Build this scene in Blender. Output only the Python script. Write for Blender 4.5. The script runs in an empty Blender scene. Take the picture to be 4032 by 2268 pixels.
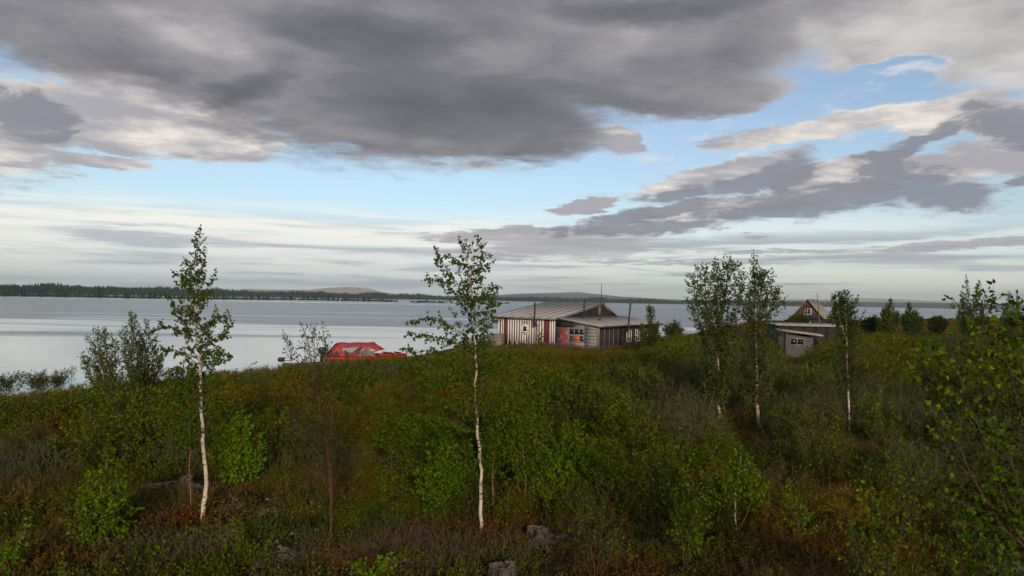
import bpy, math, random
import numpy as np
from mathutils import Vector, Matrix
from mathutils.geometry import tessellate_polygon

SC = bpy.context.scene
COL = SC.collection
R = math.radians

# ------------------------------------------------------------------ camera
EYE = np.array([0.0, 0.0, 4.0])
PITCH, ROLL = R(0.84), R(1.11)
FPX = 2933.0                       # focal length in pixels of the 4032 px wide photograph
S = 4032.0 / 2576.0                # my measurements are in a 2576 x 1449 copy of it
_f = np.array([0, math.cos(PITCH), math.sin(PITCH)])
_r0 = np.array([1.0, 0, 0])
_u0 = np.cross(_r0, _f)
_r = _r0 * math.cos(ROLL) + _u0 * math.sin(ROLL)
_u = np.cross(_r, _f)
cam = bpy.data.cameras.new('camera')
cam.sensor_width = 36.0
cam.lens = 36.0 * FPX / 4032.0
cam.clip_start, cam.clip_end = 0.1, 80000
camo = bpy.data.objects.new('camera', cam)
camo.matrix_world = Matrix(((_r[0], _u[0], -_f[0], EYE[0]), (_r[1], _u[1], -_f[1], EYE[1]),
                            (_r[2], _u[2], -_f[2], EYE[2]), (0, 0, 0, 1)))
COL.objects.link(camo)
SC.camera = camo


def ray(x, y):
    d = _f + (x * S - 2016) / FPX * _r - (y * S - 1134) / FPX * _u
    return d


def at(x, y, dist):
    """world point seen at (x, y), DIST metres ahead (measured along world +Y)"""
    d = ray(x, y)
    return EYE + d * (dist / d[1])


def on_ground(x, y, z=0.0):
    d = ray(x, y)
    return EYE + d * ((z - EYE[2]) / d[2])


def azel(x, y):
    d = ray(x, y)
    d = d / np.linalg.norm(d)
    return math.degrees(math.atan2(d[0], d[1])), math.degrees(math.asin(d[2]))


# ------------------------------------------------------------------ sky
SUN_AZ, SUN_EL = R(170), R(15)     # low sun behind the camera, veiled by cloud
w = bpy.data.worlds.new('World')
SC.world = w
w.use_nodes = True
NT = w.node_tree
NT.nodes.clear()


class G:
    """tiny helper that writes math node chains"""
    def __init__(s, nt):
        s.nt = nt

    def n(s, t, **k):
        nd = s.nt.nodes.new(t)
        for a, b in k.items():
            setattr(nd, a, b)
        return nd

    def put(s, sock, v):
        if hasattr(v, 'is_output'):
            s.nt.links.new(v, sock)
        else:
            sock.default_value = v

    def m(s, op, a, b=0.0, c=0.0, clamp=False):
        nd = s.n('ShaderNodeMath', operation=op)
        nd.use_clamp = clamp
        for i, v in enumerate((a, b, c)):
            s.put(nd.inputs[i], v)
        return nd.outputs[0]

    def v(s, op, a, b=(0, 0, 0)):
        nd = s.n('ShaderNodeVectorMath', operation=op)
        s.put(nd.inputs[0], a)
        if op == 'SCALE':
            s.put(nd.inputs['Scale'], b)
        else:
            s.put(nd.inputs[1], b)
        return nd.outputs['Value'] if op in ('LENGTH', 'DOT_PRODUCT') else nd.outputs['Vector']

    def xyz(s, a):
        nd = s.n('ShaderNodeSeparateXYZ')
        s.put(nd.inputs[0], a)
        return nd.outputs

    def comb(s, x, y, z=0.0):
        nd = s.n('ShaderNodeCombineXYZ')
        for i, v in enumerate((x, y, z)):
            s.put(nd.inputs[i], v)
        return nd.outputs[0]

    def noise(s, vec, scale, detail=5, rough=0.55, dist=0.0, lac=2.0, out='Fac', dim='3D'):
        nd = s.n('ShaderNodeTexNoise')
        nd.noise_dimensions = dim
        s.put(nd.inputs['Vector'], vec)
        nd.inputs['Scale'].default_value = scale
        nd.inputs['Detail'].default_value = detail
        nd.inputs['Roughness'].default_value = rough
        nd.inputs['Lacunarity'].default_value = lac
        nd.inputs['Distortion'].default_value = dist
        return nd.outputs[out]

    def smooth(s, x, a, b, lo=0.0, hi=1.0):
        nd = s.n('ShaderNodeMapRange', interpolation_type='SMOOTHSTEP')
        s.put(nd.inputs[0], x)
        for i, v in enumerate((a, b, lo, hi)):
            s.put(nd.inputs[1 + i], v)
        return nd.outputs[0]

    def mix(s, f, a, b):
        nd = s.n('ShaderNodeMix', data_type='RGBA')
        s.put(nd.inputs['Factor'], f)
        for k, v in (('A', a), ('B', b)):
            sk = [i for i in nd.inputs if i.name == k and i.type == 'RGBA'][0]
            s.put(sk, (*v, 1.0) if isinstance(v, tuple) and len(v) == 3 else v)
        return [o for o in nd.outputs if o.type == 'RGBA'][0]

    def ramp(s, f, stops, interp='LINEAR'):
        nd = s.n('ShaderNodeValToRGB')
        cr = nd.color_ramp
        cr.interpolation = interp
        while len(cr.elements) < len(stops):
            cr.elements.new(0.5)
        for e, (p, c) in zip(cr.elements, stops):
            e.position = p
            e.color = (*c, 1.0)
        s.put(nd.inputs[0], f)
        return nd.outputs[0]


def sun_dir(az, el):
    return np.array([math.sin(az) * math.cos(el), math.cos(az) * math.cos(el), math.sin(el)])


def build_sky():
    g = G(NT)
    tc = g.n('ShaderNodeTexCoord')
    d = tc.outputs['Generated']
    dx, dy, dz = g.xyz(d)[0:3]
    el = g.m('MULTIPLY', g.m('ARCSINE', dz), 57.29578)
    az = g.m('MULTIPLY', g.m('ARCTAN2', dx, dy), 57.29578)
    # cloud deck coordinates: a flat layer seen in perspective
    inv = g.m('DIVIDE', 1.0, g.m('ADD', g.m('MAXIMUM', dz, 0.0), 0.05))
    p = g.comb(g.m('MULTIPLY', dx, inv), g.m('MULTIPLY', dy, inv), 0.3)
    ae = g.comb(az, el, 0.0)
    # ragged outlines
    wn = g.noise(p, 1.1, 6, 0.6, out='Color')
    wv = g.v('MULTIPLY', g.v('SUBTRACT', wn, (0.5, 0.5, 0.5)), (9.0, 4.2, 0.0))
    wn2 = g.noise(g.v('ADD', p, (7.1, 3.3, 1.0)), 4.5, 5, 0.62, out='Color')
    wv2 = g.v('MULTIPLY', g.v('SUBTRACT', wn2, (0.5, 0.5, 0.5)), (3.0, 1.5, 0.0))
    q = g.v('ADD', g.v('ADD', ae, wv), wv2)
    qs = g.v('ADD', ae, g.v('MULTIPLY', wv2, (1.3, 0.8, 0.0)))

    def ell(vec, x, y, rx, ry, rot=0.0):
        a, e = azel(x, y)
        k = 0.0306 * 0.93
        mp = g.n('ShaderNodeMapping', vector_type='TEXTURE')
        g.put(mp.inputs['Vector'], vec)
        mp.inputs['Location'].default_value = (a, e, 0)
        mp.inputs['Rotation'].default_value = (0, 0, R(rot))
        mp.inputs['Scale'].default_value = (rx * k, ry * k, 1)
        return g.m('SUBTRACT', 1.0, g.v('LENGTH', mp.outputs[0]))

    def union(vec, L):
        o = None
        for e in L:
            x = ell(vec, *e)
            if o is None:
                o = x
            else:
                nd = g.m('SMOOTH_MAX', o, x, 0.12)
                o = nd
        return o

    # ---- clear sky
    sky = g.n('ShaderNodeTexSky', sky_type='NISHITA')
    sky.sun_disc = False
    sky.sun_elevation = SUN_EL
    sky.sun_rotation = SUN_AZ
    sky.air_density, sky.dust_density, sky.ozone_density = 1.0, 0.6, 2.5
    hs = g.n('ShaderNodeHueSaturation')
    hs.inputs['Saturation'].default_value = 0.84
    hs.inputs['Value'].default_value = 1.2
    g.put(hs.inputs['Color'], sky.outputs[0])
    clear = hs.outputs[0]

    K = 10.0          # cloud radiances below are given for background strength 0.1

    def c(r, gg, b):
        return (r * K, gg * K, b * K)

    nbig = g.noise(p, 0.55, 4, 0.5)
    nmid = g.noise(g.v('ADD', p, (3.0, 9.0, 2.0)), 1.6, 7, 0.58)
    nfine = g.noise(g.v('ADD', p, (13.0, 1.0, 5.0)), 3.4, 8, 0.62)
    # horizontal streaks low down
    st = g.comb(g.m('MULTIPLY', az, 0.055), g.m('MULTIPLY', el, 0.95), 2.0)
    nst = g.noise(st, 1.0, 7, 0.6, 0.35)
    st2 = g.comb(g.m('MULTIPLY', az, 0.11), g.m('MULTIPLY', el, 1.9), 9.0)
    nst2 = g.noise(st2, 1.0, 6, 0.58, 0.3)

    # ---- veil near the horizon: pale cream cloud with streaks
    topv = g.smooth(g.m('ADD', el, g.m('MULTIPLY', g.m('SUBTRACT', nst, 0.5), 3.0)), 7.0, 4.8)
    side = g.smooth(g.m('ADD', az, g.m('MULTIPLY', g.m('SUBTRACT', nbig, 0.5), 30.0)), 14.0, -8.0, 0.45, 1.0)
    veil_a = g.m('MULTIPLY', g.m('MULTIPLY', topv, side), g.smooth(nst2, 0.2, 0.52, 0.5, 0.97))
    hzc = g.mix(g.smooth(el, 0.0, 5.5), c(.70, .72, .71), c(.87, .85, .78))
    veil_c = g.mix(g.smooth(nst, 0.44, 0.62), hzc, c(.54, .57, .60))
    out = g.mix(veil_a, clear, veil_c)
    # bright slivers
    sl = g.m('MULTIPLY', g.smooth(nst2, 0.57, 0.68), g.m('MULTIPLY', g.smooth(el, 6.5, 4.0), g.smooth(el, 0.3, 1.2)))
    out = g.mix(g.m('MULTIPLY', sl, 0.6), out, c(.80, .71, .63))
    # grey slivers, right
    gs = g.m('MULTIPLY', g.smooth(g.m('ADD', nst, g.m('MULTIPLY', nst2, 0.25)), 0.62, 0.74),
             g.m('MULTIPLY', g.smooth(el, 5.6, 4.2), g.smooth(az, -6.0, 8.0, 0.5, 1.0)))
    out = g.mix(g.m('MULTIPLY', gs, 0.75), out, c(.31, .31, .37))

    # ---- thin wisps in the blue, upper right
    wis = g.m('MULTIPLY', g.smooth(nfine, 0.5, 0.66), g.smooth(union(qs, [(1950, 330, 420, 75, 7), (2260, 180, 150, 45, 8), (1800, 390, 260, 40, 4)]), 0.0, 0.5))
    out = g.mix(g.m('MULTIPLY', wis, 0.75), out, c(.66, .64, .66))

    nK = g.noise(g.comb(g.m('MULTIPLY', az, .30), g.m('MULTIPLY', el, .72), 5.0), 1.0, 10, .64, .7)
    # ---- bright, sunlit cloud
    fb = union(qs, [(250, 300, 420, 85, -6), (420, 265, 330, 80, -14), (560, 370, 130, 32, -8), (170, 395, 240, 16, -2), (-300, 330, 400, 110), (2110, 312, 420, 30, 7), (2380, 290, 160, 50, 5),
                    (2500, 395, 220, 55, 4), (1555, 350, 75, 42, -10), (1800, 440, 260, 30, 12), (2150, 440, 210, 60, 6), (1470, 520, 95, 26, 12), (1750, 528, 230, 26, 8),
                    (2000, 500, 300, 30, 8), (1340, 585, 220, 20, 2), (2700, 330, 200, 120), (1180, 600, 160, 18, 0)])
    b_a = g.smooth(g.m('ADD', fb, g.m('ADD', g.m('MULTIPLY', g.m('SUBTRACT', nfine, 0.5), 0.7), g.m('MULTIPLY', g.m('SUBTRACT', nK, 0.5), 0.9))), 0.0, 0.30)
    b_c = g.mix(g.smooth(g.m('ADD', nmid, g.m('MULTIPLY', nfine, 0.5)), 0.50, 0.84), c(.78, .71, .64), c(.34, .325, .350))
    out = g.mix(g.m('MULTIPLY', b_a, 0.95), out, b_c)

    # ---- darker cumulus bank, lower right
    fk = union(qs, [(2080, 500, 420, 48, 5), (1650, 535, 290, 26, 11), (1600, 575, 320, 22, 3), (2350, 480, 160, 55, -8), (1990, 430, 90, 60, 15), (1880, 465, 150, 32, 10),
                    (2240, 385, 95, 26, 10), (2220, 425, 90, 28, 0), (1700, 490, 130, 22, 10), (2560, 320, 130, 60, -25), (2330, 350, 150, 16, 18),
                    (2580, 455, 40, 16), (45, 290, 130, 78, 0), (2900, 450, 220, 90, 5)])
    fm = union(qs, [(1420, 618, 330, 44, 1), (2450, 614, 330, 15, 3), (2000, 634, 240, 9, 0), (1900, 596, 60, 12), (1750, 660, 480, 9, 0), (1250, 640, 220, 20, 0)])
    m_a = g.smooth(g.m('ADD', fm, g.m('ADD', g.m('MULTIPLY', g.m('SUBTRACT', nK, 0.5), 1.2), g.m('MULTIPLY', g.m('SUBTRACT', nst2, 0.5), 1.0))), 0.0, 0.45)
    m_c = g.mix(g.smooth(g.m('ADD', nst2, g.m('MULTIPLY', fm, 0.3)), 0.40, 0.70), c(.60, .56, .55), c(.34, .33, .37))
    out = g.mix(g.m('MULTIPLY', m_a, 0.85), out, m_c)
    k_a = g.smooth(g.m('ADD', fk, g.m('ADD', g.m('MULTIPLY', g.m('SUBTRACT', nK, 0.5), 1.7), g.m('MULTIPLY', g.m('SUBTRACT', nfine, 0.5), .6))), -0.10, 0.44)
    k_c = g.mix(g.smooth(g.m('ADD', nK, g.m('MULTIPLY', fk, 0.45)), 0.42, 0.74), c(.46, .43, .435), c(.20, .205, .245))
    out = g.mix(g.m('MULTIPLY', k_a, 0.90), out, k_c)

    # ---- the great grey deck overhead
    fd = union(q, [(960, 120, 760, 320, -4), (300, 40, 760, 170, -3), (1550, 80, 620, 235, 3), (1130, 330, 460, 115, 0), (1000, -420, 2600, 520, 0), (2420, 40, 420, 160, -10), (1750, 235, 300, 75, 5)])
    hole = ell(g.v('ADD', qs, g.v('MULTIPLY', wv, (.9, .9, 0.))), 2230, 215, 175, 62, 14)
    hole2 = ell(qs, 1690, 395, 330, 70, 14)
    fd = g.m('SUBTRACT', fd, g.m('MULTIPLY', g.m('MAXIMUM', g.m('MAXIMUM', hole, hole2), 0.0), 2.2))
    # the deck goes on over the rest of the sky, broken
    rest = g.m('ADD', g.smooth(el, 8.0, 30.0, -0.5, 0.35), g.m('MULTIPLY', g.m('SUBTRACT', nbig, 0.5), 1.6))
    off = g.smooth(g.m('ABSOLUTE', az), 36.0, 48.0)
    fd = g.m('ADD', g.m('MULTIPLY', fd, g.m('SUBTRACT', 1.0, off)), g.m('MULTIPLY', rest, off))
    fd = g.m('MAXIMUM', fd, g.m('SUBTRACT', g.smooth(el, 22.0, 30.0, -0.3, 0.35), g.m('MULTIPLY', g.m('SUBTRACT', nbig, 0.42), 0.8)))
    d_a = g.smooth(g.m('ADD', fd, g.m('MULTIPLY', g.m('SUBTRACT', nfine, 0.5), 0.55)), -0.06, 0.26)
    light = g.smooth(ell(ae, 2480, 130, 620, 330, 0), 0.0, 0.8, 0.0, 0.30)
    light2 = g.smooth(ell(q, 480, 90, 300, 110, -10), 0.0, 0.9, 0.0, 0.14)
    core = g.smooth(union(q, [(900, 80, 330, 75, -6), (600, 230, 260, 60, 30), (1150, 240, 520, 120, 0), (1650, 20, 420, 40, 0)]), 0.0, 0.9, 0.0, 0.24)
    t = g.m('ADD', g.m('MULTIPLY', nmid, 0.60), g.m('MULTIPLY', nbig, 0.42))
    t = g.m('ADD', t, g.m('MULTIPLY', g.m('SUBTRACT', nfine, 0.5), 0.30))
    t = g.m('ADD', t, g.m('SUBTRACT', g.m('ADD', light, light2), core))
    t = g.m('ADD', t, g.smooth(fd, 0.0, 0.4, 0.12, 0.0))
    d_c = g.ramp(t, [(0.20, (.086, .086, .102)), (0.45, (.150, .146, .163)), (0.64, (.262, .252, .266)), (0.88, (.57, .54, .525))])
    d_c = g.v('SCALE', d_c, K)
    out = g.mix(g.m('MULTIPLY', d_a, 0.985), out, d_c)

    # below the horizon: dim
    out = g.mix(g.smooth(dz, 0.0, -0.02), out, c(.22, .24, .25))
    bg = g.n('ShaderNodeBackground')
    bg.inputs['Strength'].default_value = 0.1
    g.put(bg.inputs['Color'], out)
    wo = g.n('ShaderNodeOutputWorld')
    NT.links.new(bg.outputs[0], wo.inputs[0])


build_sky()
w.cycles.sampling_method = 'MANUAL'
w.cycles.sample_map_resolution = 1024

sun = bpy.data.lights.new('sun', 'SUN')
sun.energy = 2.3
sun.angle = R(7)
sun.color = (1.0, 0.79, 0.54)
suno = bpy.data.objects.new('sun', sun)
suno.rotation_euler = Vector(-sun_dir(SUN_AZ, SUN_EL)).to_track_quat('-Z', 'Y').to_euler()
suno.location = (30, -60, 40)
COL.objects.link(suno)

SC.view_settings.view_transform = 'Standard'
SC.view_settings.look = 'None'
SC.view_settings.exposure = 0.30
SC.view_settings.gamma = 1.0
SC.view_settings.use_curve_mapping = False
SC.render.engine = 'CYCLES'
SC.cycles.use_denoising = True
SC.cycles.max_bounces = 6
SC.cycles.diffuse_bounces = 2
SC.cycles.glossy_bounces = 3
SC.cycles.transmission_bounces = 4
SC.cycles.transparent_max_bounces = 12
SC.cycles.volume_bounces = 0
SC.cycles.use_adaptive_sampling = True
SC.cycles.adaptive_threshold = 0.015
SC.cycles.sample_clamp_indirect = 4.0

# ------------------------------------------------------------------ helpers


def tag(o, label=None, cat=None, group=None, kind=None):
    if label:
        o['label'] = label
    if cat:
        o['category'] = cat
    if group:
        o['group'] = group
    if kind:
        o['kind'] = kind
    return o


def empty(name, loc, rz=0.0):
    o = bpy.data.objects.new(name, None)
    o.empty_display_size = 0.2
    COL.objects.link(o)
    o.location = tuple(loc)
    o.rotation_euler = (0, 0, rz)
    return o


class MB:
    """collects quads and triangles, then links them as one mesh object"""
    def __init__(s):
        s.V, s.F, s.M, s.A, s.n = [], [], [], [], 0

    def add(s, v, f, mat=0, var=None):
        v = np.asarray(v, float).reshape(-1, 3)
        f = np.asarray(f, int)
        s.V.append(v)
        s.F.append(f + s.n)
        s.M.append(mat)
        s.A.append(np.full(len(v), 0.5) if var is None else np.broadcast_to(var, (len(v),)))
        s.n += len(v)

    def box(s, lo, hi, mat=0):
        x0, y0, z0 = lo
        x1, y1, z1 = hi
        v = [(x0, y0, z0), (x1, y0, z0), (x1, y1, z0), (x0, y1, z0), (x0, y0, z1), (x1, y0, z1), (x1, y1, z1), (x0, y1, z1)]
        s.add(v, [(0, 3, 2, 1), (4, 5, 6, 7), (0, 1, 5, 4), (1, 2, 6, 5), (2, 3, 7, 6), (3, 0, 4, 7)], mat)

    def hexa(s, v, mat=0):
        s.add(v, [(0, 3, 2, 1), (4, 5, 6, 7), (0, 1, 5, 4), (1, 2, 6, 5), (2, 3, 7, 6), (3, 0, 4, 7)], mat)

    def bar(s, a, b, w_, h_, up=(0, 0, 1), mat=0):
        a, b = np.array(a, float), np.array(b, float)
        d = (b - a) / np.linalg.norm(b - a)
        sd = np.cross(d, up)
        if np.linalg.norm(sd) < 1e-6:
            sd = np.cross(d, (1, 0, 0))
        sd /= np.linalg.norm(sd)
        u_ = np.cross(sd, d)
        sd, u_ = sd * w_ / 2, u_ * h_ / 2
        s.hexa([a - sd - u_, b - sd - u_, b + sd - u_, a + sd - u_, a - sd + u_, b - sd + u_, b + sd + u_, a + sd + u_], mat)

    def tube(s, pts, rad, sides=6, mat=0, cap=True, var=None):
        pts = np.asarray(pts, float)
        n = len(pts)
        rad = np.broadcast_to(rad, (n,))
        tan = np.gradient(pts, axis=0)
        tan /= np.linalg.norm(tan, axis=1)[:, None] + 1e-9
        ref = np.array([0.31, 0.87, 0.12]) if abs(tan[0][2]) > 0.6 else np.array([0.05, 0.1, 1.0])
        a = np.cross(tan, ref)
        a /= np.linalg.norm(a, axis=1)[:, None] + 1e-9
        b = np.cross(tan, a)
        th = np.arange(sides) * 2 * math.pi / sides
        v = pts[:, None, :] + rad[:, None, None] * (a[:, None, :] * np.cos(th)[None, :, None] + b[:, None, :] * np.sin(th)[None, :, None])
        i = np.arange(n - 1)[:, None] * sides
        j = np.arange(sides)[None, :]
        j2 = (j + 1) % sides
        f = np.stack([i + j, i + j2, i + sides + j2, i + sides + j], -1).reshape(-1, 4)
        s.add(v.reshape(-1, 3), f, mat, var)
        if cap and sides > 3:
            for k in (0, n - 1):
                s.add(v[k], [list(range(sides)) if k else list(range(sides))[::-1]], mat, var)

    def lathe(s, prof, sides=16, mat=0, c=(0, 0, 0)):
        prof = np.asarray(prof, float)
        th = np.arange(sides) * 2 * math.pi / sides
        v = np.stack([np.outer(prof[:, 0], np.cos(th)), np.outer(prof[:, 0], np.sin(th)), np.outer(prof[:, 1], np.ones(sides))], -1) + np.array(c)
        n = len(prof)
        i = np.arange(n - 1)[:, None] * sides
        j = np.arange(sides)[None, :]
        j2 = (j + 1) % sides
        f = np.stack([i + j, i + j2, i + sides + j2, i + sides + j], -1).reshape(-1, 4)
        s.add(v.reshape(-1, 3), f, mat)

    def leaves(s, pos, dirs, size, rng, mat=0, width=0.8, var=None):
        pos = np.asarray(pos, float).reshape(-1, 3)
        n = len(pos)
        if n == 0:
            return
        d = np.asarray(dirs, float).reshape(-1, 3)
        d = d / (np.linalg.norm(d, axis=1)[:, None] + 1e-9)
        rv = rng.normal(size=(n, 3)) + np.array([0, 0, 0.6])
        sd = np.cross(d, rv)
        sd /= np.linalg.norm(sd, axis=1)[:, None] + 1e-9
        nn = np.cross(sd, d)
        sz = np.broadcast_to(size, (n,))[:, None]
        wd = width * 0.5
        fold = 0.14
        curl = rng.uniform(-0.12, 0.2, (n, 1))
        P0 = pos
        P1 = pos + sz * (0.30 * d + wd * sd + fold * nn)
        P2 = pos + sz * (0.68 * d + wd * 0.62 * sd + (fold * 0.6 - curl * 0.4) * nn)
        P3 = pos + sz * (1.0 * d - curl * nn)
        P4 = pos + sz * (0.68 * d - wd * 0.62 * sd + (fold * 0.6 - curl * 0.4) * nn)
        P5 = pos + sz * (0.30 * d - wd * sd + fold * nn)
        v = np.stack([P0, P1, P2, P3, P4, P5], 1).reshape(-1, 3)
        b = np.arange(n)[:, None] * 6
        f = np.concatenate([b + np.array([[0, 1, 2, 3]]), b + np.array([[0, 3, 4, 5]])], 0)
        if var is None:
            var = rng.random(n)
        s.add(v, f, mat, np.repeat(var, 6))

    def mesh(s, name, mats, smooth=False):
        me = bpy.data.meshes.new(name)
        V = np.concatenate(s.V)
        me.vertices.add(len(V))
        me.vertices.foreach_set('co', V.ravel())
        li, ls, mi = [], [], []
        pos = 0
        for f, m in zip(s.F, s.M):
            li.append(f.ravel())
            k = f.shape[1]
            ls.append(pos + np.arange(len(f)) * k)
            pos += f.size
            mi.append(np.full(len(f), m))
        li, ls, mi = np.concatenate(li), np.concatenate(ls), np.concatenate(mi)
        me.loops.add(len(li))
        me.loops.foreach_set('vertex_index', li.astype(np.int32))
        me.polygons.add(len(ls))
        me.polygons.foreach_set('loop_start', ls.astype(np.int32))
        me.polygons.foreach_set('material_index', mi.astype(np.int32))
        if smooth:
            me.polygons.foreach_set('use_smooth', np.ones(len(ls), bool))
        at_ = me.attributes.new('var', 'FLOAT', 'POINT')
        at_.data.foreach_set('value', np.concatenate(s.A).astype(np.float32))
        for m in mats if isinstance(mats, (list, tuple)) else [mats]:
            me.materials.append(m)
        me.update(calc_edges=True)
        me.validate()
        return me

    def build(s, name, mats, parent=None, smooth=False, bevel=0.0, loc=None):
        o = bpy.data.objects.new(name, s.mesh(name, mats, smooth))
        COL.objects.link(o)
        if parent is not None:
            o.parent = parent
        if loc is not None:
            o.location = tuple(loc)
        if bevel:
            b = o.modifiers.new('bevel', 'BEVEL')
            b.width = bevel
            b.segments = 1
            b.limit_method = 'ANGLE'
        return o


def boxpart(name, lo, hi, mat, parent, bevel=0.0):
    m = MB()
    m.box(lo, hi)
    return m.build(name, mat, parent, bevel=bevel)


# value noise for layout
_prm = np.random.default_rng(5).random((256, 256))


def vnoise(x, y, scale, off=0):
    x, y = np.asarray(x, float) / scale + off * 17.3, np.asarray(y, float) / scale + off * 9.7
    xi, yi = np.floor(x).astype(int), np.floor(y).astype(int)
    fx, fy = x - xi, y - yi
    fx, fy = fx * fx * (3 - 2 * fx), fy * fy * (3 - 2 * fy)
    a, b = _prm[xi % 256, yi % 256], _prm[(xi + 1) % 256, yi % 256]
    c, d = _prm[xi % 256, (yi + 1) % 256], _prm[(xi + 1) % 256, (yi + 1) % 256]
    return (a * (1 - fx) + b * fx) * (1 - fy) + (c * (1 - fx) + d * fx) * fy


def fbm(x, y, scale, off=0, oct_=4):
    o, a, t = 0, 1.0, 0
    for k in range(oct_):
        o = o + a * vnoise(x, y, scale / 2 ** k, off + k * 3)
        t += a
        a *= 0.5
    return o / t


# ------------------------------------------------------------------ materials
def new_mat(name):
    m = bpy.data.materials.new(name)
    m.use_nodes = True
    nt = m.node_tree
    nt.nodes.clear()
    g = G(nt)
    b = g.n('ShaderNodeBsdfPrincipled')
    o = g.n('ShaderNodeOutputMaterial')
    nt.links.new(b.outputs[0], o.inputs[0])
    return m, g, b, o


def plain(name, col, rough=0.7, var=0.25, scale=6.0, spec=0.3, bump=0.0, metal=0.0, stretch=(1, 1, 1), col2=None, detail=6, lo=0.35, hi=0.65):
    m, g, b, o = new_mat(name)
    tc = g.n('ShaderNodeTexCoord')
    vec = g.v('MULTIPLY', tc.outputs['Object'], stretch)
    n = g.noise(vec, scale, detail, 0.62)
    c2 = col2 if col2 else tuple(x * (1 - var) for x in col)
    g.put(b.inputs['Base Color'], g.mix(g.smooth(n, lo, hi), c2, col))
    b.inputs['Roughness'].default_value = rough
    b.inputs['Metallic'].default_value = metal
    b.inputs['Specular IOR Level'].default_value = spec
    if bump:
        bp = g.n('ShaderNodeBump')
        bp.inputs['Strength'].default_value = bump
        bp.inputs['Distance'].default_value = 0.02
        g.put(bp.inputs['Height'], n)
        g.put(b.inputs['Normal'], bp.outputs[0])
    return m


def leafmat(name, ca, cb, cc=None, patch=(3.0, 0.42, 0.60), trans=0.25, spec=0.10, rough=0.6):
    """leaf colour: per leaf variation between CA and darker, and patches of CB / CC by place on the ground"""
    m, g, b, o = new_mat(name)
    at_ = g.n('ShaderNodeAttribute', attribute_name='var')
    v = at_.outputs['Fac']
    geo = g.n('ShaderNodeNewGeometry')
    pos = g.v('MULTIPLY', geo.outputs['Position'], (1, 1, 0.35))
    n = g.noise(pos, 1.0 / patch[0], 4, 0.6)
    f = g.smooth(g.m('ADD', n, g.m('MULTIPLY', g.m('SUBTRACT', v, 0.5), 0.16)), patch[1], patch[2])
    col = g.mix(f, ca, cb)
    if cc:
        n2 = g.noise(g.v('ADD', pos, (40, 11, 3)), 1.0 / (patch[0] * 0.7), 4, 0.6)
        col = g.mix(g.smooth(g.m('ADD', n2, g.m('MULTIPLY', g.m('SUBTRACT', v, 0.5), 0.2)), 0.55, 0.68), col, cc)
    oi = g.n('ShaderNodeObjectInfo').outputs['Random']
    val = g.n('ShaderNodeHueSaturation')
    g.put(val.inputs['Color'], col)
    val.inputs['Saturation'].default_value = 1.12
    g.put(val.inputs['Value'], g.m('MULTIPLY', g.m('ADD', 0.58, g.m('MULTIPLY', v, 0.84)), g.m('ADD', 0.66, g.m('MULTIPLY', oi, 0.72))))
    g.put(val.inputs['Hue'], g.m('ADD', 0.49, g.m('MULTIPLY', g.m('FRACT', g.m('MULTIPLY', v, 7.31)), 0.02)))
    g.put(b.inputs['Base Color'], val.outputs[0])
    b.inputs['Roughness'].default_value = rough
    b.inputs['Specular IOR Level'].default_value = spec
    tr = g.n('ShaderNodeBsdfTranslucent')
    g.put(tr.inputs['Color'], val.outputs[0])
    mx = g.n('ShaderNodeMixShader')
    mx.inputs[0].default_value = trans
    nt = m.node_tree
    nt.links.new(b.outputs[0], mx.inputs[1])
    nt.links.new(tr.outputs[0], mx.inputs[2])
    nt.links.new(mx.outputs[0], o.inputs[0])
    return m


M = {}
M['birch_leaf'] = leafmat('birch_leaf', (.066, .118, .012), (.090, .135, .013), (.050, .095, .012), patch=(1.2, .4, .6))
M['birch_leaf_dark'] = leafmat('birch_leaf_dark', (.038, .060, .014), (.048, .070, .013), (.030, .050, .014), patch=(1.4, .4, .6), trans=.16)
M['birch_leaf_mid'] = leafmat('birch_leaf_mid', (.050, .088, .012), (.066, .100, .012), (.040, .072, .012), patch=(1.2, .4, .6))
M['willow_leaf'] = leafmat('willow_leaf', (.062, .080, .022), (.075, .090, .020), None, patch=(1.0, .4, .6))
M['far_leaf'] = leafmat('far_leaf', (.044, .066, .016), (.06, .08, .017), None, patch=(2.0, .4, .6))
M['gold_leaf'] = leafmat('gold_leaf', (.10, .10, .012), (.21, .11, .012), None, patch=(.5, .4, .6))
M['thicket_leaf'] = leafmat('thicket_leaf', (.072, .096, .010), (.165, .098, .012), (.110, .135, .011), patch=(3.6, .42, .58), trans=.2)
M['scrub_leaf'] = leafmat('scrub_leaf', (.050, .088, .010), (.072, .104, .010), (.110, .092, .010), patch=(3.0, .42, .6), trans=.22)
M['heath_leaf'] = leafmat('heath_leaf', (.060, .074, .010), (.125, .058, .017), (.088, .106, .012), patch=(2.0, .43, .60), trans=.15)
M['gold_heath'] = leafmat('gold_heath', (.105, .095, .018), (.12, .075, .02), None, patch=(.8, .4, .6), trans=.15)
M['grass'] = leafmat('grass', (.095, .125, .016), (.19, .14, .04), (.08, .12, .012), patch=(3.0, .46, .62), trans=.25)
M['dry_grass'] = leafmat('dry_grass', (.17, .13, .045), (.23, .16, .06), (.10, .10, .025), patch=(2.0, .42, .62), trans=.25)
M['fireweed_leaf'] = leafmat('fireweed_leaf', (.05, .10, .015), (.085, .09, .018), None, patch=(1.2, .42, .62))
M['fireweed_flower'] = leafmat('fireweed_flower', (.30, .12, .23), (.22, .09, .17), None, patch=(.6, .42, .6))
M['needle'] = leafmat('needle', (.022, .045, .014), (.028, .05, .016), None, trans=.05)
M['twig'] = plain('twig', (.10, .045, .03), .8, .45, 20)
M['dark_stem'] = plain('dark_stem', (.075, .038, .024), .7, .5, 14, stretch=(1, 1, 4))
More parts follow.
